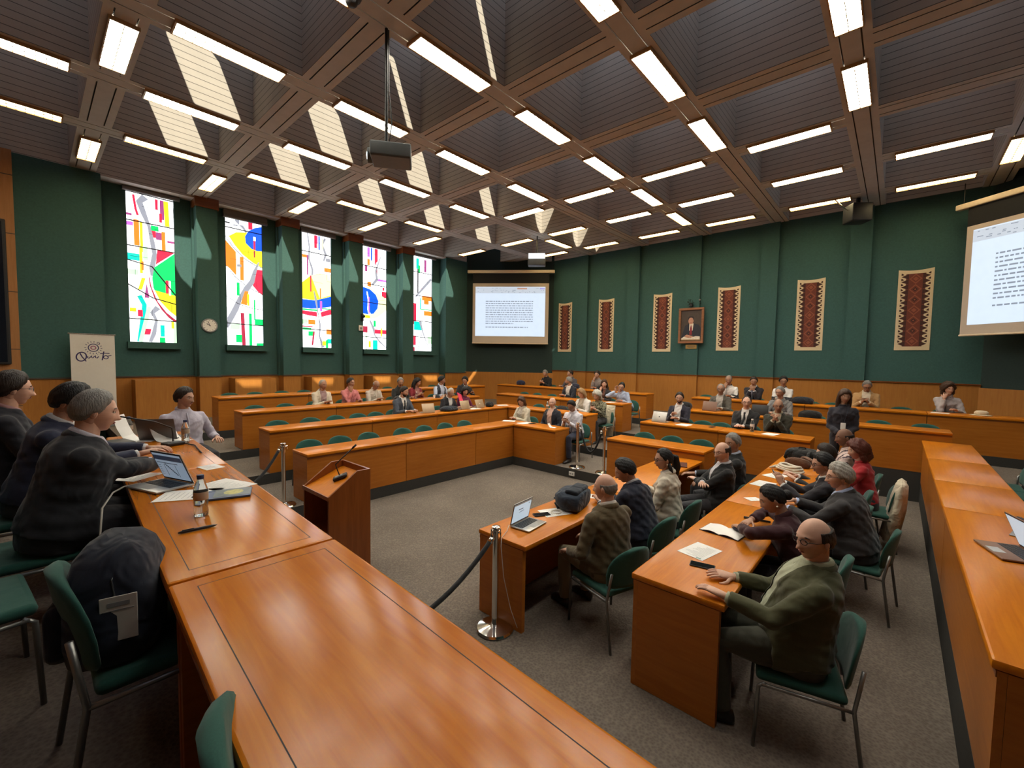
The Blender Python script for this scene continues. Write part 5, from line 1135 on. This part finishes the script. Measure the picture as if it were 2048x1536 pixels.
seat_at(-.28, 2.98, ZD, R(-84), 'green chair at the left edge behind the backpack chair')
seat_at(.49, .93, ZD, R(-103), 'green chair at the bottom edge tucked against the head table')
# ------------------------------------------------------------------ things on the desks
ALU = plain('laptop_aluminium', (.52, .50, .47), rough=.35, metal=.6); KEYS = plain('laptop_keys', (.015, .015, .017), rough=.5)
SCRN = glow('laptop_screen', (.55, .66, .75), .30); SCRD = glow('laptop_screen_dim', (.30, .38, .48), .22)
def laptop(label, x, y, z, rz, lid=108, col=None, w=.305, d=.212, screen=SCRN, art=None, logo=0):
    t = thing('laptop', label, 'laptop', (x, y, z), rz, 'open laptops'); c = col or ALU
    m = MB(); m.rbox(-w/2, -d/2, 0, w/2, d/2, .013, c, r=.006, n=2); base = m.build('laptop_base', t, smooth='auto')
    m = MB()
    for r in range(5):
        for k in range(13): m.box(-w/2+.02+k*(w-.04)/13, d/2-.03-.02*r-.016, .013, -w/2+.02+(k+.84)*(w-.04)/13, d/2-.03-.02*r, .0145, KEYS)
    m.build('keyboard', base)
    m = MB(); m.box(-.05, -d/2+.012, .013, .05, -d/2+.075, .0137, plain('trackpad', (.40, .39, .37), rough=.3)); m.build('trackpad', base)
    LM = Matrix.Translation((0, d/2-.004, .012)) @ Matrix.Rotation(R(90-lid), 4, 'X').inverted()
    m = MB(); m.rbox(-w/2, 0, 0, w/2, .006, d, c, r=.004, n=2, M=LM)
    if logo: m.ball((0, .0065, d*.5), (.014, .001, .016), plain('lid_mark_dark', (.05, .05, .05), rough=.4) if logo == 1 else PAPER, 10, 6, M=LM)
    lidobj = m.build('laptop_lid', t, smooth='auto')
    m = MB(); m.box(-w/2+.004, -.001, .004, w/2-.004, .0, d-.004, DARKBOX, M=LM); m.box(-w/2+.012, -.002, .016, w/2-.012, -.001, d-.012, screen, M=LM)
    a = lambda u, v: (-w/2+.012+u*(w-.024), .016+v*(d-.028))
    def blk(u0, v0, u1, v1, mt): (x0, z0), (x1, z1) = a(u0, v0), a(u1, v1); m.box(x0, -.0028, z0, x1, -.002, z1, mt, M=LM)
    DT = glow('screen_dark_ink', (.05, .07, .12), .1)
    if art == 'chart':
        blk(0, .74, 1, .92, DT); blk(.04, .62, .78, .64, INK)
        for k in range(9): blk(.30+.035*k, .56-.05*k, .345+.035*k, .60-.05*k, INK)
        blk(.26, .1, .268, .58, INK); blk(.66, .1, .668, .58, INK)
        for k in range(5): blk(.03, .5-.09*k, .12, .51-.09*k, INK)
    elif art == 'page':
        blk(0, .93, 1, 1, PAPER); blk(.3, .62, .55, .66, DT); blk(.4, .5, .62, .52, DT); blk(.32, .47, .5, .48, DT); blk(.85, .8, .93, .83, DT)
    m.build('laptop_display', lidobj)
    return t
def paper(label, x, y, z, rz, w=.21, h=.297, lines=14, curl=0, mat=None):
    t = thing('paper_sheet', label, 'paper', (x, y, z), rz, 'loose papers on the desks'); m = MB(); n = 8
    f = lambda v: .001+curl*max(0, v-.55)**2*4
    m.loft([[(-w/2, h*(i/n-.5), f(i/n)+e) for i in range(n+1)]+[(w/2, h*(i/n-.5), f(i/n)+e) for i in range(n, -1, -1)] for e in (-.0006, .0006)], mat or PAPER); m.build('sheet', t)
    if lines:
        m = MB(); rnd = random.Random(int(x*100)+int(y*37))
        for k in range(lines):
            y0 = h*.40-k*h*.8/lines; m.box(-w*.38, y0-.001, .0024+curl*.0, -w*.38+w*rnd.uniform(.35, .76), y0+.001, .0028, GREYPL)
        if lines > 10: m.box(-w*.40, h*.42, .0024, -w*.22, h*.47, .0028, plain('printed_crest', (.2, .35, .3), rough=.7))
        m.build('print', t)
    return t
GLASSY = plain('clear_bottle_plastic', (.85, .9, .92), rough=.05, trans=.93, noise=.01, ior=1.2); WATER = plain('bottle_water', (.9, .95, .97), rough=.02, trans=.97, noise=.01, ior=1.33)
LABELM = plain('bottle_label', (.40, .33, .25), rough=.5); BLUECAP = plain('blue_bottle_cap', (.02, .04, .12), rough=.4)
def bottle(label, x, y, z, s=1.0, cap=None, fill=.55, lab=None):
    t = thing('water_bottle', label, 'bottle', (x, y, z), 0, 'plastic water bottles'); t.scale = (s, s, s)
    m = MB(); m.lathe([(.026, .0), (.031, .004), (.032, .03), (.0295, .05), (.032, .07), (.032, .12), (.031, .135), (.022, .168), (.0135, .185), (.0135, .195)], GLASSY, n=20); bb = m.build('bottle_body', t, smooth=True)
    m = MB(); m.lathe([(.024, .003), (.029, .008), (.0295, .03), (.027, .05), (.029, .06), (.029, .19*fill)], WATER, n=20); m.build('water', t, smooth='auto')
    m = MB(); m.lathe([(.0325, .085), (.0328, .086), (.0328, .125), (.0325, .126)], lab or LABELM, n=20, cap=False); m.build('bottle_label', bb, smooth=True)
    m = MB(); m.lathe([(.0155, .19), (.016, .192), (.016, .208), (.014, .211)], cap or BLUECAP, n=18); m.build('bottle_cap', t, smooth='auto')
    return t
GL = plain('phone_glass', (.008, .009, .011), rough=.08)
def phone(label, loc, rot, w=.074, h=.155, screen=None):
    t = thing('mobile_phone', label, 'phone', loc, 0); t.rotation_euler = rot
    m = MB(); m.rbox(-w/2, -h/2, 0, w/2, h/2, .009, DARKBOX, r=.004, n=2); pb = m.build('phone_body', t, smooth='auto')
    m = MB(); m.box(-w/2+.004, -h/2+.006, .009, w/2-.004, h/2-.006, .0096, screen or GL); m.build('phone_screen', pb); return t
def bag(label, loc, rz, sx, sy, sz, col, col2=None, sub=None, name='backpack', patch=None, strap=1, tilt=0):
    t = thing(name, label, 'bag', loc, rz); t.rotation_euler = (tilt, 0, rz); c = cloth('bag_'+str(loc[0])+str(loc[1]), col, bump=.9); c2 = cloth('bag2_'+str(loc[0])+str(loc[1]), col2 or [v*.6 for v in col], bump=.9)
    rings = []; N = 20
    for i, (zz, k) in enumerate(((0, .82), (.03, .95), (.2, 1.0), (.45, 1.02), (.68, .95), (.85, .78), (.95, .52), (1.0, .2))):
        rings.append([(sx/2*k*math.copysign(abs(math.cos(a))**.6, math.cos(a))*(1+.03*math.sin(5*a+i)), sy/2*k*math.copysign(abs(math.sin(a))**.6, math.sin(a))*(1+.04*math.sin(3*a+2*i)), sz*zz*(1+.02*math.sin(4*a))) for a in [2*math.pi*j/N for j in range(N)]])
    m = MB(); m.loft(rings, c); m.build('bag_body', t, smooth=True)
    m = MB(); m.rbox(-sx*.38, -sy*.62, sz*.08, sx*.38, -sy*.35, sz*.55, c2, r=min(sx, sy)*.12, n=4); m.build('front_pocket', t, smooth=True)
    m = MB(); zc = [(sx*.44*math.cos(a), -sy*.1, sz*.30+sz*.62*math.sin(a)) for a in [math.pi*i/14 for i in range(15)]]; m.tube([(p[0]*1.06, p[1], p[2]*1.06) for p in zc], .006, BLACKMETAL, 6); m.build('zip', t)
    if strap:
        for s in (-1, 1):
            m = MB(); m.tube([(s*sx*.22, sy*.30, sz*.92), (s*sx*.28, sy*.62, sz*.7), (s*sx*.32, sy*.72, sz*.3), (s*sx*.3, sy*.5, .02)], .028, c2, 8, flat=.25, up=(0, 1, 0)); m.build('strap', t, smooth=True)
        m = MB(); m.tube([(-.05, sy*.2, sz*.96), (-.04, sy*.2, sz*1.07), (.04, sy*.2, sz*1.07), (.05, sy*.2, sz*.96)], .009, c2, 8); m.build('grab_handle', t, smooth=True)
    return t
Z1 = 1.4805
# --- head table
laptop('silver laptop with a chart on screen in front of the speaker', .515, 3.36, Z1+.003, R(-71), 112, art='chart', screen=SCRD)
paper('tan-white sheet under the near side of the laptop', .60, 3.06, Z1, R(60), lines=9); paper('sheet reaching out behind the laptop towards the speaker', .42, 3.80, Z1, R(35), lines=8)
paper('sheet with print under the blue booklet', .80, 3.13, Z1, R(20), lines=10); paper('small printed slip behind the laptop lid', .86, 3.72, Z1, R(10), .12, .16, 6)
t = thing('booklet', 'blue booklet with a colourful cover beside the bottle', 'booklet', (.76, 2.90, Z1+.002), R(-20))
m = MB(); m.box(-.11, -.09, 0, .11, .09, .010, plain('booklet_blue', (.06, .10, .22), rough=.4)); m.build('booklet_block', t); m = MB(); m.box(-.075, -.07, .010, .105, .085, .0108, plain('booklet_cover', (.10, .13, .14), rough=.35, noise=.8, scale=30)); m.lathe([(.05, .0109), (.03, .0112)], plain('booklet_emblem', (.42, .38, .10), rough=.4, noise=.6, scale=60), c=(.02, .01, 0), n=16); m.build('cover_art', t)
bottle('clear water bottle standing nearest the camera on the head table', .56, 2.62, Z1, 1.0)
bottle('water bottle behind the laptop screen on the head table', .95, 4.95, Z1, 1.0); bottle('water bottle at the far end of the head table', .62, 5.55, Z1, 1.0)
t = thing('pen', 'black pen lying alone on the head table', 'pen', (.50, 2.405, Z1+.007), R(-4)); m = MB(); m.tube([(-.075, 0, 0), (-.06, 0, 0), (.03, 0, 0), (.062, 0, 0), (.075, 0, 0)], [.003, .0065, .0065, .005, .001], DARKBOX, 10); m.build('pen_barrel', t, smooth=True); m = MB(); m.box(-.06, -.002, .006, -.015, .002, .009, BLACKMETAL); m.build('pen_clip', t)
t = thing('pen', 'dark pen on the paper next to the bottle', 'pen', (.66, 2.98, Z1+.008), R(10)); m = MB(); m.tube([(-.07, 0, 0), (-.055, 0, 0), (.05, 0, 0), (.07, 0, 0)], [.003, .0055, .0055, .001], DARKBOX, 8); m.build('pen_barrel', t, smooth=True)
t = thing('computer_mouse', 'dark computer mouse beside the laptop on the head table', 'mouse', (.66, 3.80, Z1+.001), R(40)); m = MB(); m.loft([[(.03*k*math.cos(a), .052*k*math.sin(a), z) for a in [2*math.pi*j/16 for j in range(16)]] for z, k in ((0, .92), (.008, 1), (.02, .92), (.03, .66), (.034, .25))], DARKBOX); m.build('mouse_shell', t, smooth=True); m = MB(); m.box(-.002, .015, .030, .002, .035, .035, GREYPL); m.build('scroll_wheel', t)
t = thing('tablet_computer', 'white tablet lying under the hand of the person in navy', 'tablet', (.56, 4.70, Z1+.001), R(-30)); m = MB(); m.rbox(-.12, -.085, 0, .12, .085, .008, WHITEPL, r=.008); m.build('tablet_case', t); m = MB(); m.box(-.10, -.07, .008, .10, .07, .0086, SCRD); m.build('tablet_screen', t)
phone('dark phone lying flat in front of the tablet', (.60, 4.22, Z1), (0, 0, R(-70)), .08, .17)
gooseneck('gooseneck_microphone', 'black gooseneck microphone on the head table curving to the speaker', (.84, 4.86, Z1), R(17), 0, (.40, .31))
m = MB(); m.tube([(.90, 4.88, Z1+.008), (.94, 4.82, Z1+.006), (.97, 4.7, Z1+.006), (.95, 4.5, Z1+.006), (.93, 4.3, Z1+.006)], .005, DARKBOX, 6); tag(m.build('microphone_cable', smooth=True), 'black cable running from the microphone base on the head table', 'cable')
paper('bluish printed sheet standing curled by the microphone', .88, 5.15, Z1, R(20), curl=.16, lines=0); paper('printed page held up before the lilac shirt', .66, 5.35, Z1, R(60), curl=.3, lines=0)
t = thing('document_case', 'dark leather document case at the far end of the head table', 'case', (.42, 5.1, Z1), R(12)); m = MB(); m.rbox(-.17, -.12, 0, .17, .12, .05, plain('case_leather', (.02, .016, .014), rough=.4), r=.02); m.build('case_body', t, smooth='auto'); m = MB(); m.tube([(-.06, -.12, .03), (-.05, -.17, .03), (.05, -.17, .03), (.06, -.12, .03)], .008, BLACKMETAL, 8); m.build('case_handle', t)
laptop('dark laptop with raised lid beside the lilac shirt', .85, 5.35, Z1, R(150), 70, col=plain('laptop_dark', (.10, .09, .085), rough=.4), screen=SCRD)
CAB = plain('white_cable', (.62, .58, .50), rough=.5)
m = MB(); m.tube([(.44, 3.52, Z1+.006), (.36, 3.50, Z1+.006), (.30, 3.40, Z1+.004), (.245, 3.30, Z1-.05), (.225, 3.22, Z1-.2), (.24, 3.18, 1.1), (.27, 3.16, .85), (.25, 3.1, .746)], .005, CAB, 6); tag(m.build('charging_cable', smooth=True), 'white charging cable hanging off the head table by the speaker', 'cable')
bag('navy backpack with a white tag on the dais chair', (.20, 2.19, ZD+.46), R(-105), .42, .28, .42, (.010, .013, .024), name='backpack', strap=0)
t = thing('luggage_tag', 'white printed tag tied to the navy backpack', 'tag', (.17, 1.985, 1.46), R(-14)); m = MB(); m.rbox(-.04, -.004, -.16, .06, 0, 0, plain('tag_card', (.55, .52, .48), rough=.6), r=.0019); m.box(-.02, -.0052, -.035, .04, -.004, -.02, GREYPL); m.box(-.03, -.0052, -.05, .05, -.004, -.047, GREYPL); m.lathe([(.006, 0), (.006, .0012)], INK, c=(.01, .01, -.015), n=10, M=Matrix.Rotation(R(90), 4, 'X')); m.build('tag_card', t)
m = MB(); m.tube([(.0, 0, 0), (-.01, .02, .05), (0, .06, .08)], .003, DARKBOX, 6); m.build('tag_string', t)
# --- laptop table
laptop('silver laptop open on the near end of the laptop table', 3.06, 2.50, .765, R(6), 102, art='page')
phone('black phone tucked behind the silver laptop', (3.36, 2.58, .763), (0, 0, R(60)), .08, .17)
paper('printed sheet with a coiled white cable on it', 3.52, 2.53, .762, R(65), lines=12)
m = MB(); m.tube([(3.50+.055*math.cos(a)+.01*math.sin(a*.5), 2.50+.05*math.sin(a), .770+.0005*i) for i, a in enumerate([R(24*k) for k in range(31)])], .0035, CAB, 6); tag(m.build('coiled_cable', smooth=True), 'coiled white cable lying on the printed sheet', 'cable')
m = MB(); m.tube([(2.92, 2.62, .77), (2.82, 2.55, .765), (2.67, 2.48, .765), (2.645, 2.46, .70), (2.64, 2.42, .45), (2.645, 2.34, .2), (2.655, 2.27, .06)], .003, CAB, 6); tag(m.build('charging_cable', smooth=True), 'thin white cable hanging down the laptop table end', 'cable')
t = thing('earbud_case', 'small white earbud case beside the backpack', 'case', (3.68, 2.42, .762), R(30)); m = MB(); m.rbox(-.032, -.022, 0, .032, .022, .024, WHITEPL, r=.012, n=4); m.build('case_shell', t, smooth=True); m = MB(); m.box(-.031, -.0225, .015, .031, .0225, .0155, GREYPL); m.build('case_seam', t)
bg = bag('dark blue backpack lying on the laptop table', (3.86, 2.36, .77), R(12), .44, .20, .30, (.022, .032, .05), name='backpack')
bg.location = (3.80, 2.36, .855); bg.rotation_euler = (R(-86), 0, R(12))
t = thing('bag_emblem', None, None, (0, 0, 0)); COL.objects.unlink(t); bpy.data.objects.remove(t)
m = MB(); m.tube([(.07*math.cos(a), .104, .17+.05*math.sin(a)) for a in [R(20*k-30) for k in range(13)]], .006, PAPER, 6); m.box(-.09, .103, .16, -.01, .107, .19, PAPER); m.build('white_print', bg)
paper('open note pad under the hand of the navy suit', 4.25, 2.50, .762, R(20), .15, .21, 6)
phone('phone lying beside the writing hand', (4.40, 2.40, .762), (0, 0, R(30)))
t = thing('folder', 'thin dark folder on the table by the black suits', 'folder', (6.5, 2.38, .762), R(20)); m = MB(); m.box(-.15, -.1, 0, .15, .1, .012, plain('folder_maroon', (.08, .02, .015), rough=.4)); m.box(-.145, -.098, .003, .155, .095, .009, PAPER); m.build('folder_cover', t)
# --- right table
paper('printed sheet with crest at the near end of the right table', 3.50, 1.10, .812, R(78), lines=14)
phone('black phone on the right table beside the printed sheet', (3.25, 1.00, .812), (0, 0, R(12)), .08, .17)
t = thing('notebook', 'open notebook with white pages under the maroon cardigan hand', 'notebook', (4.05, 1.08, .812), R(84))
for s in (-1, 1):
    m = MB(); m.loft([[(s*.16*u, -.11*1, .004+.016*math.sin(math.pi*min(1, u*1.1))*(1-u*.3)+e) for u in [i/8 for i in range(9)]]+[(s*.16*u, .11, .004+.016*math.sin(math.pi*min(1, u*1.1))*(1-u*.3)+e) for u in [i/8 for i in range(8, -1, -1)]] for e in (0, .003)], PAPER); m.build('page_block', t, smooth='auto')
m = MB(); m.box(-.165, -.115, 0, .165, .115, .004, plain('notebook_cover', (.03, .02, .035), rough=.5)); m.build('notebook_cover', t)
t = thing('glasses_case', 'dark soft case lying on the open notebook', 'case', (4.10, .93, .838), R(70)); m = MB(); m.rbox(-.09, -.035, 0, .09, .035, .025, plain('soft_case', (.03, .022, .045), rough=.6), r=.012); m.build('case_body', t, smooth='auto'); m = MB(); m.box(-.09, -.0355, .012, .09, .0355, .013, BLACKMETAL); m.build('case_seam', t)
m = MB(); m.tube([(4.56, 1.04, .822), (4.575, .93, .822), (4.59, .82, .822)], [.011, .011, .009], DARKBOX, 8); tag(m.build('umbrella_handle', smooth=True), 'black rod lying across the right table behind the notebook', 'rod')
paper('small white card in front of the white-haired man', 5.28, 1.12, .812, R(50), .12, .15, 3)
m = MB(); m.lathe([(.028, 0), (.03, .002), (.034, .05), (.031, .05), (.026, .006)], DARKBOX, c=(5.30, .98, .812), n=18, cap=True); tag(m.build('dark_cup', smooth='auto'), 'small dark cup next to the white card', 'cup')
phone('tilted phone held up in the raised hands', (5.77, 1.00, 1.00), (R(58), 0, R(12)), .08, .165, SCRD)
paper('white sheet on the far half of the right table', 6.62, 1.15, .812, R(70), lines=8); paper('white sheets beside the raised phone', 6.05, 1.18, .812, R(80), lines=6)
t = thing('folded_scarf', 'cream knitted scarf folded on the right table', 'scarf', (7.0, 1.05, .815), R(60)); SCF = cloth('scarf_knit', (.58, .52, .42), bump=.8)
m = MB()
for k in range(3): m.tube([(.17*math.cos(a)*(1-.12*k), .09*math.sin(a)*(1-.1*k)+.01*math.sin(3*a), .025+.028*k+.008*math.sin(2*a+k)) for a in [R(20*i) for i in range(19)]], .026, SCF, 8, flat=.7)
m.build('scarf_fold', t, smooth=True); m = MB(); m.tube([(.17, 0, .04), (.2, .05, .03), (.21, .12, .02)], [.024, .022, .012], SCF, 8); m.build('scarf_end', t, smooth=True)
bag('brown leather handbag behind the folded scarf', (7.45, 1.03, .812), R(80), .32, .16, .13, (.09, .035, .014), name='handbag', strap=0)
bag('large black backpack lying at the far end of the right table', (7.98, 1.02, .812), R(75), .50, .34, .20, (.012, .012, .012), name='backpack')
phone('phone propped upright against the black backpack', (8.28, .98, .84), (R(75), 0, R(-80)))
CRC = cloth('cream_coat_cloth', (.56, .48, .35), bump=.8)
def drape(label, x, y, z, rz, h, w=.50, name='draped_coat'):
    m = MB(); n = 16; rings = []
    for zz, d in ((.86, .02), (.84, .055), (.7, .075), (.5, .085), (.86-h, .09)):
        rings.append([(w/2*math.cos(a)*(1+.05*(.86-zz)+.03*math.sin(7*a)), -.265-.16*(min(zz, .84)-.5)*.8+d*math.sin(a)*(1+.2*math.sin(5*a+zz*6)), zz) for a in [2*math.pi*j/n for j in range(n)]])
    m.loft(rings, CRC); o = m.build(name, smooth=True); o.location = (x, y, z); o.rotation_euler = (0, 0, rz); return tag(o, label, 'coat')
drape('cream cloth hung over the chair beside the right aisle', 7.22, .20, 0, 0, .72); drape('cream coat draped over the chair at the gangway', FX[1]+.92, 5.40, LV[1], R(90), .75, .42)
# --- long right-hand desk
laptop('brown-lidded laptop on the long right-hand desk', 4.30, -.62, 1.075, R(197), 112, col=plain('laptop_bronze', (.20, .10, .06), rough=.4), w=.34, d=.24)
t = thing('pencil_case', 'dark pencil case on the long right-hand desk', 'case', (5.15, -.80, 1.075), R(15)); m = MB(); m.rbox(-.11, -.03, 0, .11, .03, .04, plain('pencil_case_cloth', (.05, .018, .012), rough=.6), r=.018); m.build('case_body', t, smooth='auto'); m = MB(); m.box(-.1, -.004, .039, .1, .004, .042, BLACKMETAL); m.build('zip', t)
t = thing('ruler', 'grey ruler lying beside the pencil case', 'ruler', (4.92, -.74, 1.073), R(75)); m = MB(); m.box(-.03, -.16, 0, .03, .16, .004, GREYPL); m.build('ruler_body', t); m = MB()
for k in range(28): m.box(-.03, -.15+k*.011, .004, -.018, -.149+k*.011, .0045, INK)
m.build('ruler_scale', t)
# --- rows below the windows
def zt(r): return LV[r]+.7215
LIDB = plain('laptop_back_gold', (.42, .30, .19), rough=.4, metal=.3)
laptop('open laptop in front of the slate grey suit', 6.02, FY[1]+.28, zt(1), R(170), 112, col=LIDB); laptop('open laptop in front of the white-haired person', 7.12, FY[1]+.28, zt(1), R(182), 112, col=LIDB)
laptop('open laptop with a pale mark right of the plum top', 7.62, FY[1]+.28, zt(1), R(185), 112, col=LIDB, logo=2)
bag('dark blue bag lying flat on the second row desk', (6.62, FY[1]+.22, zt(1)), R(3), .46, .24, .12, (.015, .02, .03), name='shoulder_bag', strap=0)
bag('dark bag on the third row desk behind the slate suit', (6.30, FY[2]+.25, zt(2)), R(5), .34, .2, .12, (.02, .02, .025), name='shoulder_bag', strap=0)
paper('white papers between the two laptops in the second row', 7.38, FY[1]+.15, zt(1), R(80), lines=0)
bag('small black bag at the corner of the second row', (8.02, FY[1]+.25, zt(1)), R(4), .22, .14, .13, (.012, .012, .013), name='handbag', strap=0)
paper('loose white papers at the corner of the second row', 8.55, FY[1]+.28, zt(1), R(60), lines=0)
phone('phone in the hands of the dark red jacket', (7.18, FY[2]+.50, LV[2]+.86), (R(40), 0, R(180)))
t = thing('cap', 'dark cap lying on the third row desk', 'cap', (7.50, FY[2]+.3, zt(2)), 0); m = MB(); m.lathe([(.09, 0), (.09, .03), (.07, .07), (.02, .09)], cloth('dark_cap_cloth', (.03, .035, .045)), n=16); m.build('cap_crown', t, smooth=True); m = MB(); m.loft([[(.085*math.cos(a), -.06-.09*math.sin(a), z) for a in [math.pi*i/10 for i in range(11)]] for z in (0, .008)], cloth('dark_cap_cloth', (.03, .035, .045))); m.build('cap_brim', t)
for n_, x in enumerate((7.30, 7.62)):
    m = MB(); m.lathe([(.026, 0), (.035, .085), (.033, .085), (.024, .004)], PAPER, c=(x, FY[2]+.16, zt(2)), n=14); tag(m.build('paper_cup', smooth='auto'), 'white paper cup on the third row desk, %s of the dark cap' % ('left' if n_ == 0 else 'right'), 'cup')
t = thing('folder', 'bright pink folder held by the white-haired laptop user', 'folder', (7.36, FY[1]+.66, 1.30), R(20)); t.rotation_euler = (R(60), R(20), R(15)); m = MB(); m.box(-.1, -.14, 0, .1, .14, .012, plain('pink_folder', (.75, .06, .12), rough=.5)); m.box(-.095, -.135, .003, .103, .135, .009, PAPER); m.build('folder_cover', t)
bottle('small water bottle before the person in black jacket, third row', 6.82, FY[2]+.3, zt(2), .9, WHITEPL)
# --- rows facing the lectern
paper('white papers at the front row inner corner', 7.32, 6.62, zt(0), R(30), lines=5); paper('white sheet before the bald person in dark blazer', 7.32, 6.15, zt(0), R(80), lines=5)
paper('crumpled white napkin on the front row desk by the gangway', 7.28, 5.36, zt(0), R(15), .12, .16, 0, .1)
phone('dark phone on the front row desk between two people', (7.38, 5.98, zt(0)), (0, 0, R(70)))
phone('phone in the hands of the person in white shirt', (7.53, 5.17, LV[0]+.87), (R(40), 0, R(90))); phone('phone in the hands of the camouflage top', (8.98, 5.40, LV[1]+.86), (R(40), 0, R(90)))
phone('phone held by the person in black below the left screen', (12.24, 9.48, LV[3]+.86), (R(40), 0, R(90))); phone('phone held by the person in tan blazer', (12.24, .50, LV[3]+.86), (R(40), 0, R(90)))
bottle('small water bottle on the second row desk left of the gangway', 8.68, 6.55, zt(1), .95, WHITEPL, lab=PAPER)
paper('white notes under the arm of the light blue shirt', 10.2, 5.62, zt(2), R(80), lines=4)
bag('black bag on the chair behind the second row bottle', (FX[1]+.80, 6.5, LV[1]+.48), R(90), .36, .22, .3, (.016, .016, .018), name='handbag', strap=0)
bag('navy bag on the back row desk under the left screen', (12.0, 10.3, zt(3)), R(90), .34, .2, .17, (.012, .016, .045), strap=0, name='shoulder_bag'); bag('blue bag on the back row desk beside the grey sweater', (12.0, 7.95, zt(3)), R(90), .34, .2, .17, (.02, .024, .045), strap=0, name='shoulder_bag')
bag('black bag on the back row desk right of the grey sweater', (12.0, 6.9, zt(3)), R(90), .40, .2, .16, (.012, .012, .013), strap=0, name='shoulder_bag')
laptop('silver laptop with a dark mark before the bearded person', FX[1]+.26, 3.62, zt(1), R(84), 112, logo=1)
paper('stack of white papers on the desk beside the silver laptop', FX[1]+.2, 3.12, zt(1), R(85), .24, .3, 0); phone('black phone lying at the desk seam before the empty chairs', (FX[1]+.3, 2.62, zt(1)), (0, 0, R(80)))
bottle('water bottle standing between the two suited people', FX[1]+.30, 1.93, zt(1), 1.1, WHITEPL, lab=PAPER); paper('white sheet before the bald person with folded hands', FX[1]+.22, 1.62, zt(1), R(80), lines=4)
laptop('brown laptop lid before the brown-grey jacket', FX[2]+.26, 3.12, zt(2), R(88), 112, col=plain('laptop_bronze', (.20, .10, .06), rough=.4)); laptop('dark laptop lid before the grey checked shirt', FX[2]+.26, 2.12, zt(2), R(95), 108, col=plain('laptop_black', (.015, .014, .014), rough=.5))
bag('dark bag on the back row desk beside the sports jacket', (FX[3]+.25, 1.62, zt(3)), R(90), .44, .22, .16, (.012, .014, .02), strap=0, name='shoulder_bag'); bag('black bag behind the bearded person in the third row', (FX[2]+.25, 3.72, zt(2)), R(90), .36, .2, .16, (.01, .01, .011), name='handbag', strap=0)
bag('black jacket bundle over the third row desk behind the bald man', (FX[2]+.66, 1.30, zt(2)-.03), R(90), .40, .2, .17, (.012, .012, .012), name='jacket_bundle', strap=0)
paper('white page before the curly-haired person in the back row', FX[3]+.2, -.66, zt(3), R(80), .26, .2, 0)
t = thing('sun_hat', 'cream hat lying at the right end of the back row', 'hat', (FX[3]+.3, -1.22, zt(3)), 0); HAT = cloth('hat_straw', (.62, .50, .34)); m = MB(); m.lathe([(.15, 0), (.155, .006), (.10, .015)], HAT, n=22); m.build('hat_brim', t, smooth=True); m = MB(); m.lathe([(.10, .01), (.095, .06), (.07, .085), (.02, .092)], HAT, n=22); m.build('hat_crown', t, smooth=True)
# ------------------------------------------------------------------ light and camera
sun = bpy.data.lights.new('sun', 'SUN'); sun.energy = 4.3; sun.angle = R(.53); sun.color = (1, .92, .73)
so = bpy.data.objects.new('sun', sun); COL.objects.link(so); so.location = (0, 0, 20)
so.rotation_euler = Vector((.375, .55, -1)).to_track_quat('-Z', 'Y').to_euler()
w = bpy.data.worlds.new('sky'); SC.world = w; w.use_nodes = True
wn = w.node_tree; bg = wn.nodes['Background']
sky = wn.nodes.new('ShaderNodeTexSky'); sky.sky_type = 'HOSEK_WILKIE'; sky.turbidity = 3
sky.sun_direction = Vector((-.375, -.55, 1)).normalized()
wn.links.new(sky.outputs[0], bg.inputs[0]); bg.inputs[1].default_value = 1.2
cam = bpy.data.cameras.new('camera'); co = bpy.data.objects.new('camera', cam); COL.objects.link(co)
f_px, pit, rol, yaw = 861.5, -.0552, .0164, -.8412
cz, sz, cx, sx, cy, sy = math.cos(yaw), math.sin(yaw), math.cos(pit), math.sin(pit), math.cos(rol), math.sin(rol)
M = Matrix(((cy, 0, sy), (0, 1, 0), (-sy, 0, cy))) @ Matrix(((1, 0, 0), (0, cx, sx), (0, -sx, cx))) @ Matrix(((cz, sz, 0), (-sz, cz, 0), (0, 0, 1)))
rows = [M[0], M[2], -M[1]]
co.matrix_world = Matrix(((rows[0][0], rows[1][0], rows[2][0], 0), (rows[0][1], rows[1][1], rows[2][1], 0), (rows[0][2], rows[1][2], rows[2][2], 2.3), (0, 0, 0, 1)))
cam.sensor_width = 36; cam.lens = f_px/2048*36; cam.clip_start = .05
SC.camera = co
SC.view_settings.view_transform = 'Standard'; SC.view_settings.look = 'None'; SC.view_settings.gamma = 1; SC.view_settings.exposure = 1.4
SC.cycles.use_denoising = True; SC.cycles.max_bounces = 8; SC.cycles.sample_clamp_indirect = 6; SC.cycles.caustics_reflective = False; SC.cycles.caustics_refractive = False
